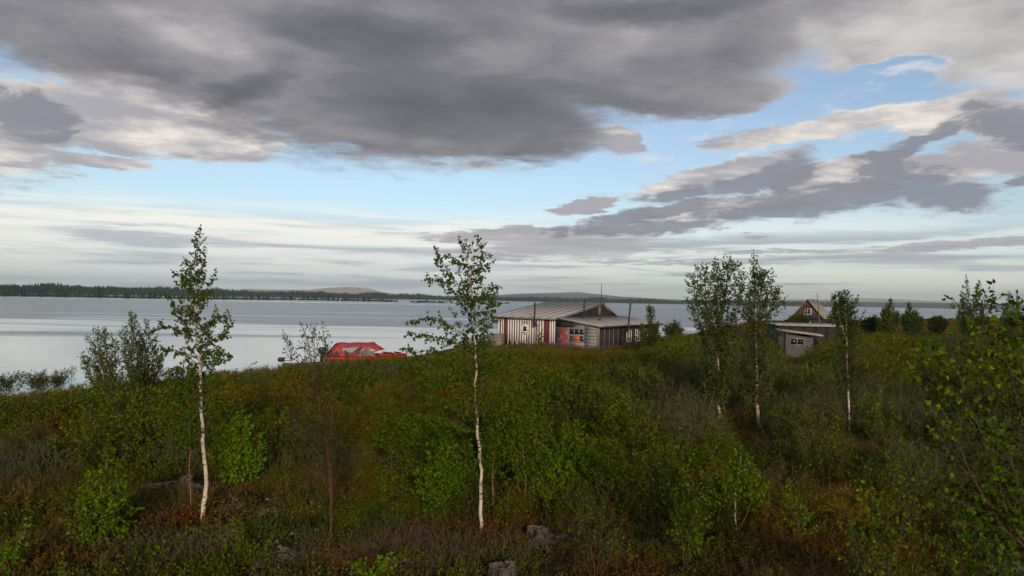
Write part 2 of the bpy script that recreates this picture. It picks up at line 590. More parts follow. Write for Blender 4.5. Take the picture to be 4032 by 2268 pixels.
M['dead_twig'] = plain('dead_twig', (.12, .08, .055), .9, .5, 14)
M['grey_twig'] = plain('grey_twig', (.17, .14, .12), .85, .5, 14)
M['red_stem'] = plain('red_stem', (.115, .042, .027), .6, .5, 14, stretch=(1, 1, 4))
M['lichen'] = plain('lichen', (.215, .195, .125), .95, .5, 30, bump=.4)


def birch_bark(name, white, tan, mark):
    m, g, b, o = new_mat(name)
    tc = g.n('ShaderNodeTexCoord')
    oc = tc.outputs['Object']
    n1 = g.noise(oc, 3.0, 5, 0.6)
    n2 = g.noise(g.v('MULTIPLY', oc, (6, 6, 26)), 1.0, 3, 0.6)
    n3 = g.noise(g.v('MULTIPLY', oc, (12, 12, 5)), 1.0, 4, 0.6)
    col = g.mix(g.smooth(n1, .40, .66), white, tan)
    col = g.mix(g.m('MULTIPLY', g.smooth(n2, .57, .63), g.smooth(n3, .40, .50)), col, mark)
    col = g.mix(g.smooth(g.noise(g.v('ADD', oc, (3, 5, 8)), 5.0, 4, .6), .58, .70), col, mark)
    g.put(b.inputs['Base Color'], col)
    b.inputs['Roughness'].default_value = .65
    b.inputs['Specular IOR Level'].default_value = .25
    bp = g.n('ShaderNodeBump')
    bp.inputs['Strength'].default_value = .4
    bp.inputs['Distance'].default_value = .01
    g.put(bp.inputs['Height'], n2)
    g.put(b.inputs['Normal'], bp.outputs[0])
    return m


M['bark'] = birch_bark('birch_bark', (.56, .475, .385), (.36, .275, .205), (.045, .035, .03))
M['bark_brown'] = birch_bark('brown_birch_bark', (.20, .105, .062), (.12, .055, .034), (.04, .024, .018))


def ground_mat():
    m, g, b, o = new_mat('peaty_ground')
    geo = g.n('ShaderNodeNewGeometry')
    p = g.v('MULTIPLY', geo.outputs['Position'], (1, 1, .3))
    n1 = g.noise(p, .35, 6, .62)
    n2 = g.noise(p, 3.0, 7, .68)
    col = g.mix(g.smooth(n1, .40, .62), (.030, .038, .010), (.055, .034, .014))
    col = g.mix(g.smooth(n2, .42, .64), (.022, .022, .009), col)
    g.put(b.inputs['Base Color'], col)
    b.inputs['Roughness'].default_value = .95
    b.inputs['Specular IOR Level'].default_value = .1
    bp = g.n('ShaderNodeBump')
    bp.inputs['Strength'].default_value = .9
    bp.inputs['Distance'].default_value = .08
    g.put(bp.inputs['Height'], n2)
    g.put(b.inputs['Normal'], bp.outputs[0])
    return m


def water_mat():
    m, g, b, o = new_mat('river_water')
    geo = g.n('ShaderNodeNewGeometry')
    P = geo.outputs['Position']
    x, y, z = g.xyz(P)[0:3]
    # wind ruffled water lies farther out; streaks of calm run through it
    band = g.noise(g.comb(g.m('MULTIPLY', x, .004), g.m('MULTIPLY', y, .018), 0), 1.0, 5, .6, .4)
    far = g.noise(g.comb(g.m('MULTIPLY', x, .0012), g.m('MULTIPLY', y, .007), 4.), 1.0, 5, .6, .4)
    band2 = g.noise(g.comb(g.m('MULTIPLY', x, .012), g.m('MULTIPLY', y, .085), 7.), 1.0, 4, .6, .3)
    zone = g.m('ADD', g.m('MULTIPLY', g.m('SUBTRACT', g.m('ADD', y, g.m('MULTIPLY', x, -.25)), 150.0), .0055), g.m('ADD', g.m('MULTIPLY', g.m('SUBTRACT', band, .5), 3.0), g.m('MULTIPLY', g.m('SUBTRACT', band2, .5), 1.2)))
    ruf = g.smooth(zone, -.15, .35)
    calm = g.smooth(far, .57, .66)
    ruf = g.m('MULTIPLY', ruf, g.m('SUBTRACT', 1.0, g.m('MULTIPLY', calm, .75)))
    b.inputs['Base Color'].default_value = (.10, .11, .125, 1)
    b.inputs['IOR'].default_value = 1.40
    b.inputs['Specular IOR Level'].default_value = .5
    g.put(b.inputs['Roughness'], g.m('ADD', .05, g.m('MULTIPLY', ruf, .20)))
    rip = g.noise(g.v('MULTIPLY', P, (.5, 1.0, 1)), .9, 3, .55)
    rip2 = g.noise(g.v('MULTIPLY', P, (.25, .6, 1)), .12, 4, .55)
    bp = g.n('ShaderNodeBump')
    g.put(bp.inputs['Strength'], g.m('ADD', .04, g.m('MULTIPLY', ruf, .26)))
    bp.inputs['Distance'].default_value = .35
    g.put(bp.inputs['Height'], g.m('ADD', rip, rip2))
    g.put(b.inputs['Normal'], bp.outputs[0])
    return m


M['ground'] = ground_mat()
M['water'] = water_mat()
M['forest'] = leafmat('spruce_forest', (.013, .025, .019), (.018, .031, .020), None, patch=(60, .4, .6), trans=.0, spec=.05)
M['far_land'] = plain('far_land', (.035, .05, .025), .95, .4, .01)
M['hill'] = plain('fell', (.13, .12, .11), .95, .35, .0012, col2=(.05, .065, .045))
M['snow'] = plain('snow', (.8, .8, .8), .8, .05, 1)
M['blue_hill'] = plain('wooded_ridge', (.026, .04, .03), .95, .3, .004)
M['mud'] = plain('mud', (.10, .075, .06), .9, .4, .05)
# buildings
M['white_paint'] = plain('white_paint', (.80, .77, .75), .7, .14, 5, stretch=(1, 1, .3), bump=.2)
M['red_paint'] = plain('red_paint', (.155, .046, .046), .7, .3, 4, stretch=(1, 1, .3), bump=.2)
M['roof_metal'] = plain('roof_sheet', (.42, .395, .40), .62, .12, 2.2, stretch=(1, .35, 1), spec=.4, bump=.1)
M['seam'] = plain('roof_seam', (.25, .23, .23), .8, .4, 5)
M['tar'] = plain('tar_paper', (.030, .029, .031), .8, .45, 3.5, bump=.5)
M['tar_grey'] = plain('weathered_tar_paper', (.075, .072, .072), .85, .35, 3, bump=.4)
M['grey_board'] = plain('weathered_board', (.26, .25, .245), .85, .12, 3, stretch=(1, 1, 3), bump=.3)
M['wood'] = plain('bare_wood', (.36, .26, .17), .8, .45, 6, stretch=(1, 1, .2), bump=.3)
M['grey_wood'] = plain('grey_wood', (.26, .235, .205), .85, .45, 6, stretch=(1, 1, .3), bump=.4)
M['rust'] = plain('rusty_pipe', (.065, .035, .03), .75, .5, 9)
M['glass'] = plain('dark_glass', (.012, .014, .016), .08, .2, 3, spec=.6)
M['orange'] = plain('orange_curtain', (.72, .11, .03), .8, .25, 9)
M['frame_white'] = plain('window_paint', (.66, .63, .58), .7, .3, 9)
M['frame_grey'] = plain('grey_window_paint', (.30, .29, .29), .75, .3, 9)
M['plank_brown'] = plain('brown_plank', (.20, .095, .050), .85, .55, 4, stretch=(3, 3, .4), col2=(.07, .032, .022), bump=.3)
M['cloth_grey'] = plain('grey_tarpaulin', (.105, .10, .105), .8, .25, 3, bump=.7)
M['pale_roof'] = plain('pale_roof_board', (.36, .325, .28), .8, .3, 4)
M['foundation'] = plain('foundation_board', (.11, .075, .075), .9, .4, 5)


def door_mat():
    m, g, b, o = new_mat('peeling_red_door')
    tc = g.n('ShaderNodeTexCoord')
    n = g.noise(g.v('MULTIPLY', tc.outputs['Object'], (1, 1, .7)), 6.0, 5, .65)
    n2 = g.noise(tc.outputs['Object'], 2.0, 3, .5)
    f = g.m('MULTIPLY', g.smooth(n, .58, .62), g.smooth(n2, .46, .56))
    g.put(b.inputs['Base Color'], g.mix(f, (.22, .05, .05), (.62, .60, .58)))
    b.inputs['Roughness'].default_value = .7
    return m


M['door'] = door_mat()
M['boat_red'] = plain('red_boat_canvas', (.44, .058, .075), .7, .35, 4, spec=.3)
M['boat_orange'] = plain('red_boat_paint', (.58, .055, .04), .5, .25, 4, spec=.4)
M['boat_dark'] = plain('dark_boat_trim', (.10, .012, .016), .6, .3, 6)
M['motor'] = plain('outboard_black', (.03, .03, .035), .5, .4, 8)
M['alloy'] = plain('dull_alloy', (.22, .23, .24), .5, .3, 4, metal=.3)
M['bucket_white'] = plain('white_plastic', (.62, .62, .60), .6, .2, 8)
M['bucket_yellow'] = plain('yellow_plastic', (.52, .42, .18), .6, .2, 8)
M['pink_film'] = None


def window_film():
    m, g, b, o = new_mat('clear_window_film')
    b.inputs['Base Color'].default_value = (.30, .22, .23, 1)
    b.inputs['Roughness'].default_value = .12
    tr = g.n('ShaderNodeBsdfTransparent')
    tr.inputs[0].default_value = (.88, .84, .84, 1)
    mx = g.n('ShaderNodeMixShader')
    mx.inputs[0].default_value = .22
    m.node_tree.links.new(tr.outputs[0], mx.inputs[1])
    m.node_tree.links.new(b.outputs[0], mx.inputs[2])
    m.node_tree.links.new(mx.outputs[0], o.inputs[0])
    return m


M['film'] = window_film()


def stump_mat():
    m, g, b, o = new_mat('old_stump_wood')
    tc = g.n('ShaderNodeTexCoord')
    oc = tc.outputs['Object']
    n = g.noise(g.v('MULTIPLY', oc, (14, 14, 1.6)), 1.0, 6, .65)
    n2 = g.noise(oc, 5.0, 4, .6)
    col = g.mix(g.smooth(n, .38, .62), (.016, .012, .010), (.10, .086, .076))
    col = g.mix(g.smooth(n2, .56, .68), col, (.10, .085, .055))
    g.put(b.inputs['Base Color'], col)
    b.inputs['Roughness'].default_value = .95
    b.inputs['Specular IOR Level'].default_value = .1
    bp = g.n('ShaderNodeBump')
    bp.inputs['Strength'].default_value = 1.0
    bp.inputs['Distance'].default_value = .03
    g.put(bp.inputs['Height'], n)
    g.put(b.inputs['Normal'], bp.outputs[0])
    return m


M['stump'] = stump_mat()

# ------------------------------------------------------------------ the land
WATER_Z = -2.5
CREST = np.array([(-900, -330), (-200, -60), (-80, -8), (-40, 13), (-24, 23), (-18.6, 28.5), (-14.7, 36), (-10.8, 42.8), (-6.7, 48), (-3.7, 52), (-3.3, 60), (-3, 69), (2, 80),
                  (13, 83), (20, 86), (40, 128), (56, 172), (106, 215), (250, 345), (900, 800)], float)


def crest_dist(x, y):
    """signed distance to the top edge of the river bank, positive over the water"""
    x, y = np.asarray(x, float), np.asarray(y, float)
    best = np.full(x.shape, 1e9)
    sg = np.zeros(x.shape)
    for a, b in zip(CREST[:-1], CREST[1:]):
        ab = b - a
        t = np.clip(((x - a[0]) * ab[0] + (y - a[1]) * ab[1]) / (ab @ ab), 0, 1)
        d = np.hypot(x - a[0] - t * ab[0], y - a[1] - t * ab[1])
        cr = ab[0] * (y - a[1]) - ab[1] * (x - a[0])
        mk = d < best - 1e-9
        best = np.where(mk, d, best)
        sg = np.where(mk, np.sign(cr), sg)
    return best * sg


def height(x, y):
    x, y = np.asarray(x, float), np.asarray(y, float)
    d = crest_dist(x, y) + (fbm(x, y, 9, 2) - .5) * 3.0
    h = (fbm(x, y, 14, 1) - .5) * .7 + (fbm(x, y, 3.2, 4) - .5) * .22
    hx, hy = x - 6.0, y - 66.0
    flat = np.clip((np.hypot(hx, hy) - 9) / 8, 0, 1)
    h = h * (.15 + .85 * flat)
    bank = np.where(d > 0, -.21 * d - .05 * np.minimum(d, 3), .0)
    return np.maximum(h * np.clip(1 - d / 25, 0.1, 1) + bank, -4.3)


def hz(x, y):
    return float(height(np.array([x]), np.array([y]))[0])


def grid_mesh(name, xs, ys, fn, mat, smooth=True):
    X, Y = np.meshgrid(xs, ys)
    Z = fn(X, Y)
    v = np.stack([X, Y, Z], -1).reshape(-1, 3)
    nx, ny = len(xs), len(ys)
    i = np.arange(ny - 1)[:, None] * nx + np.arange(nx - 1)[None, :]
    f = np.stack([i, i + 1, i + nx + 1, i + nx], -1).reshape(-1, 4)
    m = MB()
    m.add(v, f)
    return m.build(name, mat, smooth=smooth)


xs = np.unique(np.concatenate([np.linspace(-1200, -60, 30), np.arange(-60, -25, 2.0), np.arange(-25, 32, .45), np.arange(32, 130, 2.5), np.linspace(130, 1400, 40)]))
ys = np.unique(np.concatenate([np.linspace(-900, -30, 24), np.arange(-30, 5, 3.0), np.arange(5, 62, .45), np.arange(62, 230, 2.5), np.linspace(230, 1100, 30)]))
gr = grid_mesh('ground', xs, ys, height, M['ground'])
tag(gr, 'peaty ground of the low river terrace', kind='structure')

m = MB()
Wd = 12300.0
m.add([(-Wd, -3000, WATER_Z), (Wd, -3000, WATER_Z), (Wd, Wd, WATER_Z), (-Wd, Wd, WATER_Z)], [(0, 1, 2, 3)])
wt = m.build('water', M['water'])
tag(wt, 'wide calm river reflecting the clouds', kind='structure')

# ------------------------------------------------------------------ far shores
rng = np.random.default_rng(11)


def polar(az_deg, r):
    a = np.radians(az_deg)
    return np.stack([np.sin(a) * r, np.cos(a) * r], -1)


def conifers(mb, xy, z0, hgt, rng):
    """many small spruces: two stacked six-sided cones each"""
    n = len(xy)
    th = np.arange(5) * 2 * math.pi / 5
    for lo, hi, rad in ((.05, .72, .19), (.42, 1.0, .11)):
        ph = rng.uniform(0, 6.28, n)[:, None]
        r = (rad * hgt)[:, None] * rng.uniform(.75, 1.2, (n, 5))
        ring = np.stack([xy[:, 0:1] + r * np.cos(th + ph), xy[:, 1:2] + r * np.sin(th + ph), np.broadcast_to((z0 + lo * hgt)[:, None], (n, 5))], -1)
        top = np.stack([xy[:, 0], xy[:, 1], z0 + hi * hgt], -1)[:, None, :]
        v = np.concatenate([ring, top], 1).reshape(-1, 3)
        b = np.arange(n)[:, None, None] * 6
        k = np.arange(5)
        f = (b + np.stack([k, (k + 1) % 5, np.full(5, 5)], -1)[None]).reshape(-1, 3)
        mb.add(v, f, 0, np.repeat(rng.random(n), 6))


# far bank (left and centre): low land carrying a spruce wood
AZ = np.linspace(-75, 24, 160)
RSH = np.interp(AZ, [-75, -36, -20, 0, 12, 24], [1000, 1150, 1600, 2150, 2450, 2900])
RSH = RSH + (fbm(AZ * 10, AZ * 0, 60, 3) - .5) * 60


def rise(az_):
    return np.interp(az_, [-75, -36, -25, -12, 0, 12, 24], [10, 10, 8, 5, 3, 3, 3])


prof = [(-60, -1.5), (0, .15), (30, .7), (140, .55), (600, 1.0), (1500, 1.2)]
v, nA = [], len(AZ)
for k, (off, fr) in enumerate(prof):
    xy = polar(AZ, RSH + off)
    z = WATER_Z + (fr * rise(AZ) if fr > 0 else fr)
    v.append(np.stack([xy[:, 0], xy[:, 1], np.broadcast_to(z, (nA,))], -1))
v = np.stack(v).reshape(-1, 3)
i = np.arange(len(prof) - 1)[:, None] * nA + np.arange(nA - 1)[None]
m = MB()
m.add(v, np.stack([i, i + 1, i + nA + 1, i + nA], -1).reshape(-1, 4))
fb_ = m.build('far_shore', M['far_land'], smooth=True)
tag(fb_, 'low far bank of the river under the spruce wood', kind='structure')
n = 16000
a = rng.uniform(-72, 24, n)
off = rng.uniform(0, 1, n) ** 1.6 * 420 + 6
r = np.interp(a, AZ, RSH) + off
hg = np.interp(a, [-75, -36, -15, 24], [9.5, 9.5, 12.5, 15]) * rng.uniform(.55, 1.15, n)
hg *= .55 + .85 * fbm(a * 100, a * 0, 90, 7)
hg *= np.where(off < 25, rng.uniform(.5, 1, n), 1)
z0 = WATER_Z + np.interp(off, [0, 30, 140, 600], [.15, .7, .55, 1.0]) * rise(a) - .5
m = MB()
conifers(m, polar(a, r), z0, hg, rng)
fw = m.build('spruce_forest', M['forest'])
tag(fw, 'dark far-off spruce wood along the opposite bank', kind='stuff')


def ridge(name, label, az_pts, dist, depth, mat, seed, patches=None):
    """a long hill at DIST metres; az_pts = [(picture x, picture y of its top)]"""
    A = np.array([azel(x, y) for x, y in az_pts])
    az_ = np.linspace(A[0, 0], A[-1, 0], 140)
    elv = np.interp(az_, A[:, 0], A[:, 1])
    hgt = EYE[2] + np.tan(np.radians(elv)) * dist
    base = WATER_Z - 4
    hgt = np.maximum(hgt, base + 1)
    hgt = hgt + (fbm(az_ * 20, az_ * 0 + seed, 40, seed) - .5) * dist * .0010
    rows = []
    for t, fr in ((-1, 0), (-.72, .22), (-.45, .55), (-.22, .85), (0, 1), (.5, .8), (1, .1)):
        rr = dist + t * depth
        xy = polar(az_, rr)
        nz = (fbm(xy[:, 0], xy[:, 1], depth * .5, seed + 3) - .5) * .25 * fr * (1 - fr) * 4
        z = base + (hgt - base) * np.clip(fr + nz, 0, 1)
        rows.append(np.stack([xy[:, 0], xy[:, 1], z], -1))
    v = np.stack(rows).reshape(-1, 3)
    nA = len(az_)
    i = np.arange(len(rows) - 1)[:, None] * nA + np.arange(nA - 1)[None]
    m = MB()
    m.add(v, np.stack([i, i + 1, i + nA + 1, i + nA], -1).reshape(-1, 4))
    o = m.build(name, mat, smooth=True)
    tag(o, label, kind='structure')
    return o


def fell_mat(name, rock, wood, snow, lo, hi):
    m, g, b, o = new_mat(name)
    geo = g.n('ShaderNodeNewGeometry')
    P = geo.outputs['Position']
    n = g.noise(P, .0016, 6, .6)
    z = g.xyz(P)[2]
    f = g.smooth(g.m('ADD', z, g.m('MULTIPLY', g.m('SUBTRACT', n, .5), hi * 1.2)), lo, hi)
    col = g.mix(f, wood, rock)
    n2 = g.noise(g.v('MULTIPLY', P, (1, 1, 4)), .004, 4, .6)
    col = g.mix(g.m('MULTIPLY', g.smooth(n2, .64, .68), f), col, snow)
    g.put(b.inputs['Base Color'], col)
    b.inputs['Roughness'].default_value = .95
    b.inputs['Specular IOR Level'].default_value = .05
    return m


M['fell_pink_lit'] = fell_mat('pink_lit_fell', (.50, .33, .27), (.34, .25, .21), (.8, .78, .76), 0, 60)  # pink of the low sun is put into the slope colours
M['fell_blue'] = fell_mat('blue_fell', (.17, .16, .15), (.035, .055, .045), (.85, .85, .85), 30, 80)
ridge('hills', 'table mountain coloured pale pink for low sunlight beyond the far wood', [(560, 745), (610, 727), (700, 729), (780, 729), (830, 724), (880, 721), (925, 725), (960, 735), (1040, 744), (1100, 752)], 9800, 1000, M['fell_pink_lit'], 3)
ridge('hills', 'blue fell with snow patches behind the striped cabin', [(1180, 752), (1230, 744), (1300, 739), (1400, 736), (1455, 735), (1500, 740), (1560, 746), (1640, 751), (1730, 755), (1900, 758)], 7600, 1100, M['fell_blue'], 4)
ridge('hills', 'faint fells coloured pink for low sunlight on the skyline beyond the right bank', [(1880, 762), (1950, 753), (2020, 752), (2080, 754), (2150, 749), (2250, 752), (2340, 757), (2440, 760), (2580, 768), (2700, 775)], 10800, 900, M['fell_pink_lit'], 5)
ridge('hills', 'long blue wooded ridge along the far right bank', [(1560, 762), (1680, 757), (1760, 755), (1900, 757), (2050, 758), (2200, 760), (2400, 762), (2576, 766), (2900, 772), (3600, 790)], 5000, 800, M['blue_hill'], 6)


def islet(name, label, pts_px, width, seed, bush_n, hmax):
    """low mud island; pts_px = its waterline in the picture"""
    P = np.array([on_ground(x, y, WATER_Z)[:2] for x, y in pts_px])
    t = np.linspace(0, len(P) - 1, 60)
    c = np.stack([np.interp(t, np.arange(len(P)), P[:, k]) for k in (0, 1)], -1)
    wv = width * np.sqrt(np.clip(1 - (np.linspace(-1, 1, 60) ** 6), 0, 1)) + .5
    rg = np.random.default_rng(seed)
    v = []
    for o_, z in ((0, -1.0), (.06, .10), (.35, .7), (.8, .6), (1.0, -1.0)):
        v.append(np.stack([c[:, 0], c[:, 1] + o_ * wv + (fbm(c[:, 0], c[:, 1], 30, seed) - .5) * 6, np.full(60, WATER_Z + z)], -1))
    v = np.stack(v).reshape(-1, 3)
    i = np.arange(4)[:, None] * 60 + np.arange(59)[None]
    root = empty(name, (0, 0, 0))
    mm = MB()
    mm.add(v, np.stack([i, i + 1, i + 61, i + 60], -1).reshape(-1, 4))
    mm.build('mud_bank', M['mud'], root, smooth=True)
    mm = MB()
    k = rg.integers(0, 60, bush_n)
    xy = c[k] + np.stack([rg.uniform(-8, 8, bush_n), rg.uniform(.12, .9, bush_n) * wv[k]], -1)
    hg = rg.uniform(.3, 1, bush_n) ** 2 * hmax + .7
    conifers(mm, xy, np.full(bush_n, WATER_Z + .3), hg, rg)
    # low round willow cover
    for q in range(bush_n // 2):
        kk = rg.integers(0, 60)
        cx, cy = c[kk] + np.array([rg.uniform(-8, 8), rg.uniform(.1, .9) * wv[kk]])
        rr = rg.uniform(2, 5)
        th = np.arange(7) * 2 * math.pi / 7
        vv = [(cx + rr * math.cos(t_) * rg.uniform(.7, 1.2), cy + rr * .6 * math.sin(t_), WATER_Z + .2) for t_ in th] + \
             [(cx + rr * .5 * math.cos(t_), cy + rr * .3 * math.sin(t_), WATER_Z + rg.uniform(1.0, 2.1)) for t_ in th]
        mm.add(vv, [(a_, (a_ + 1) % 7, 7 + (a_ + 1) % 7, 7 + a_) for a_ in range(7)], 0, rg.random())
        mm.add(vv[7:], [tuple(range(7))], 0, rg.random())
    b_ = mm.build('willow_cover', M['forest'], root)
    b_['kind'] = 'stuff'
    tag(root, label, 'island')
    return root


islet('river_island', 'long low island of willow scrub on the left of the river', [(-260, 741), (-120, 743), (0, 745), (150, 747), (300, 750), (450, 752), (600, 753.5), (750, 755), (880, 757), (985, 759)], 42, 3, 620, 7.0)
islet('river_islet', 'thin islet with a few small spruces just behind the middle birch', [(1042, 761), (1075, 761), (1120, 762.3)], 12, 4, 30, 5.0)
islet('river_rock', 'tiny dark bushy islet alone in open water left of the cabin roof', [(1262, 764), (1268, 764)], 6, 5, 10, 2.5)

# haze: one box of pale air round the scene
m = MB()
m.box((-12500, -3300, -6.0), (12500, 12500, 220))
hzm = bpy.data.materials.new('pale_air')
hzm.use_nodes = True
nt = hzm.node_tree
nt.nodes.clear()
pv = nt.nodes.new('ShaderNodeVolumePrincipled')
pv.inputs['Color'].default_value = (.70, .86, 1.0, 1)
pv.inputs['Density'].default_value = 9e-5
pv.inputs['Anisotropy'].default_value = 0.0
oo = nt.nodes.new('ShaderNodeOutputMaterial')
nt.links.new(pv.outputs[0], oo.inputs['Volume'])
hb = m.build('haze', hzm)
tag(hb, 'thin blue evening haze over the river', kind='stuff')

# ------------------------------------------------------------------ the striped cabin
HX, HY, HR = 3.75, 62.0, math.atan2(-.52, .854)
HZ = hz(HX, HY) * .3
house = empty('cabin', (HX, HY, 0.0), HR)
tag(house, 'low cabin with red and white striped wall, grey lean-to and stove pipes', 'cabin')


def cx_front(c_):            # measured column on the front wall -> metres along it
    return (c_ - 945) / 530 * 3.85 if c_ > 945 else (c_ - 945) / 740 * 5.75


# red backing wall and white boards
mw = MB()
mw.box((-5.75, 0, .22), (0, .12, 2.44))
wall = mw.build('striped_wall', M['red_paint'], house)
boards = [(205, 226), (244, 259), (268, 283)] + [(334 + 31.2 * k, 334 + 31.2 * k + 18.5) for k in range(15)] + [(864, 880), (890, 907), (916, 931)]
rg = random.Random(4)
for a_, b_ in boards:
    x0, x1 = cx_front(a_), cx_front(b_)
    zb = .24 + rg.uniform(-.03, .03)
    cxm = (a_ + b_) / 2
    y0 = -.012 - rg.uniform(0, .008)
    segs = [(zb, 2.43)]
    if 505 < cxm < 612:
        segs = [(zb, 1.02), (1.92, 2.43)]
    for s0, s1 in segs:
        boxpart('board', (x0, y0, s0), (x1, -.002, s1), M['white_paint'], wall)
for a_, b_ in ((283, 332), (808, 862)):
    x0, x1 = cx_front(a_), cx_front(b_)
    boxpart('board', (x0, -.03, .24), ((x0 + x1) / 2 - .006, -.002, 2.43), M['red_paint'], wall)
    boxpart('board', ((x0 + x1) / 2 + .006, -.026, .22), (x1, -.002, 2.43), M['red_paint'], wall)
boxpart('board', (cx_front(931) + .006, -.022, .2), (-.01, -.002, 2.43), M['tar'], wall)
boxpart('foundation', (-5.7, .02, -.5), (0, .16, .22), M['foundation'], house)
m = MB()
m.box((-5.75, .121, -.4), (-5.63, 12.2, 2.4))
m.box((-5.6, 12.05, -.4), (-.1, 12.2, 2.4))
m.build('back_wall', M['red_paint'], house)


def gable(x0, x1, mat, name='gable_wall'):
    P_ = [(0.1, 0.0), (0.1, 2.44), (9.26, 3.66), (12.2, 2.44), (12.2, 0.0)]
    v = [(x0, a, b) for a, b in P_] + [(x1, a, b) for a, b in P_]
    mm = MB()
    mm.add(v, [(4, 3, 2, 1, 0), (5, 6, 7, 8, 9)])
    mm.add(v, [(i, (i + 1) % 5, (i + 1) % 5 + 5, i + 5) for i in range(5)])
    return mm.build(name, mat, house)


gable(-.14, -.02, M['tar'])
gable(-5.62, -5.5, M['red_paint'])
boxpart('gable_board', (-.018, 8.35, 2.72), (.02, 8.9, 3.42), M['wood'], house, .006)
# small white window
wn_ = empty('window', (cx_front(560), -.03, 1.47))
wn_.parent = house
for lo, hi in (((-.40, -.03, .30), (.40, .0, .44)), ((-.40, -.03, -.44), (.40, .0, -.30)), ((-.40, -.03, -.299), (-.25, .0, .299)), ((.25, -.03, -.299), (.40, .0, .299))):
    boxpart('frame', lo, hi, M['frame_white'], wn_, .008)
for lo, hi in (((-.25, -.045, .20), (.25, -.012, .30)), ((-.25, -.045, -.30), (.25, -.012, -.20)), ((-.25, -.045, -.199), (-.18, -.012, .199)), ((.18, -.045, -.199), (.25, -.012, .199))):
    boxpart('frame', lo, hi, M['white_paint'], wn_, .005)
boxpart('sill', (-.30, -.10, -.345), (.30, -.031, -.305), M['red_paint'], wn_)
boxpart('pane', (-.179, .0, -.199), (.179, .012, .199), M['glass'], wn_)


# roofs, one sheet at a time
def roof_sheet(p00, p10, p11, p01, th=.035):
    """a sheet from eave corners p00 p10 to ridge corners p11 p01"""
    P_ = [np.array(q, float) for q in (p00, p10, p11, p01)]
    nn = np.cross(P_[1] - P_[0], P_[3] - P_[0])
    nn = nn / np.linalg.norm(nn) * th
    mm = MB()
    mm.hexa(P_ + [q + nn for q in P_])
    return mm


rp = empty('main_roof', (0, 0, 0))
rp.parent = house
xr = np.linspace(-6.12, .14, 8)
for k in range(7):
    x0, x1 = xr[k] + .012, xr[k + 1] - .012
    zj = 0.0
    roof_sheet((x0, -.38, 2.46 + zj), (x1, -.38, 2.46 + zj), (x1, 9.26, 3.74 + zj), (x0, 9.26, 3.74 + zj)).build('roof_sheet', M['roof_metal'], rp)
    roof_sheet((x0, 9.28, 3.74), (x1, 9.28, 3.74), (x1, 12.6, 2.44), (x0, 12.6, 2.44)).build('roof_sheet', M['roof_metal'], rp)
for k in range(8):
    mm = MB()
    mm.bar((xr[k], -.39, 2.505), (xr[k], 9.26, 3.785), .022, .03)
    mm.build('seam', M['seam'], rp)
boxpart('eave_board', (-6.14, -.40, 2.34), (.16, -.36, 2.455), M['seam'], rp)
mm = MB()
mm.bar((.17, -.38, 2.41), (.17, 9.26, 3.69), .04, .14)
mm.bar((.17, 9.27, 3.69), (.17, 12.6, 2.38), .04, .14)
mm.bar((-6.14, -.38, 2.41), (-6.14, 9.26, 3.69), .03, .12)
mm.build('barge_board', M['seam'], rp)

# the lean-to
LT = 3.85
ar = empty('lean_to_roof', (0, 0, 0))
ar.parent = house
yr = np.linspace(-.28, 13.9, 12)
for k in range(11):
    y0, y1 = yr[k] + .01, yr[k + 1] - .01
    zj = 0.0
    roof_sheet((LT + .38, y0, 1.93 + zj), (LT + .38, y1, 1.93 + zj), (.02, y1, 2.53 + zj), (.02, y0, 2.53 + zj)).build('roof_sheet', M['roof_metal'], ar)
for k in range(1, 11):
    mm = MB()
    mm.bar((LT + .38, yr[k], 1.975), (.03, yr[k], 2.575), .03, .03)
    mm.build('seam', M['seam'], ar)
mm = MB()
mm.bar((.2, -.29, 2.46), (LT + .36, -.29, 1.9), .03, .11)
mm.build('barge_board', M['grey_wood'], ar)
boxpart('eave_board', (LT + .36, -.28, 1.80), (LT + .40, 13.9, 1.925), M['tar'], ar)
boxpart('roof_vent', (1.9, 4.1, 2.2), (2.1, 4.3, 2.42), M['rust'], ar)


def slope_z(x):
    return 2.50 - .155 * x


def wall_panel(parent, x0, x1, z0, z1, mat, y0=-.012, name='panel'):
    """front panel whose top follows the lean-to roof when z1 is None"""
    a, b = (slope_z(x0) if z1 is None else z1), (slope_z(x1) if z1 is None else z1)
    mm = MB()
    mm.hexa([(x0, y0, z0), (x1, y0, z0), (x1, .001, z0), (x0, .001, z0), (x0, y0, a), (x1, y0, b), (x1, .001, b), (x0, .001, a)])
    return mm.build(name, mat, parent)


lf = empty('lean_to_front', (0, 0, 0))
lf.parent = house
wall_panel(lf, .0, LT, -.3, None, M['tar'], .002, 'backing')
wall_panel(lf, .0, 1.55, 1.78, None, M['tar'], -.02)
wall_panel(lf, .02, .38, .95, 1.75, M['tar_grey'], -.014)
wall_panel(lf, .03, .38, .28, .93, M['tar_grey'], -.017)
wall_panel(lf, 1.14, 1.19, -.2, 1.74, M['grey_board'], -.02)
wall_panel(lf, 1.56, LT - .06, 1.90, None, M['grey_board'], -.016)
wall_panel(lf, 1.2, 2.60, 1.70, 1.77, M['grey_board'], -.02)
zz = [-.3, .02, .26, .53]
for k in range(3):
    wall_panel(lf, 1.2, 2.62, zz[k], zz[k + 1] - .0025, M['grey_board'], -.014)
zz = [-.3, .0, .27, .52, .80, 1.06, 1.33, 1.60, 1.885]
for k in range(8):
    wall_panel(lf, 2.64, LT - .05, zz[k], zz[k + 1] - .0025, M['grey_board'], -.012)
wall_panel(lf, 1.56, 2.62, 1.785, 1.888, M['grey_board'], -.013)
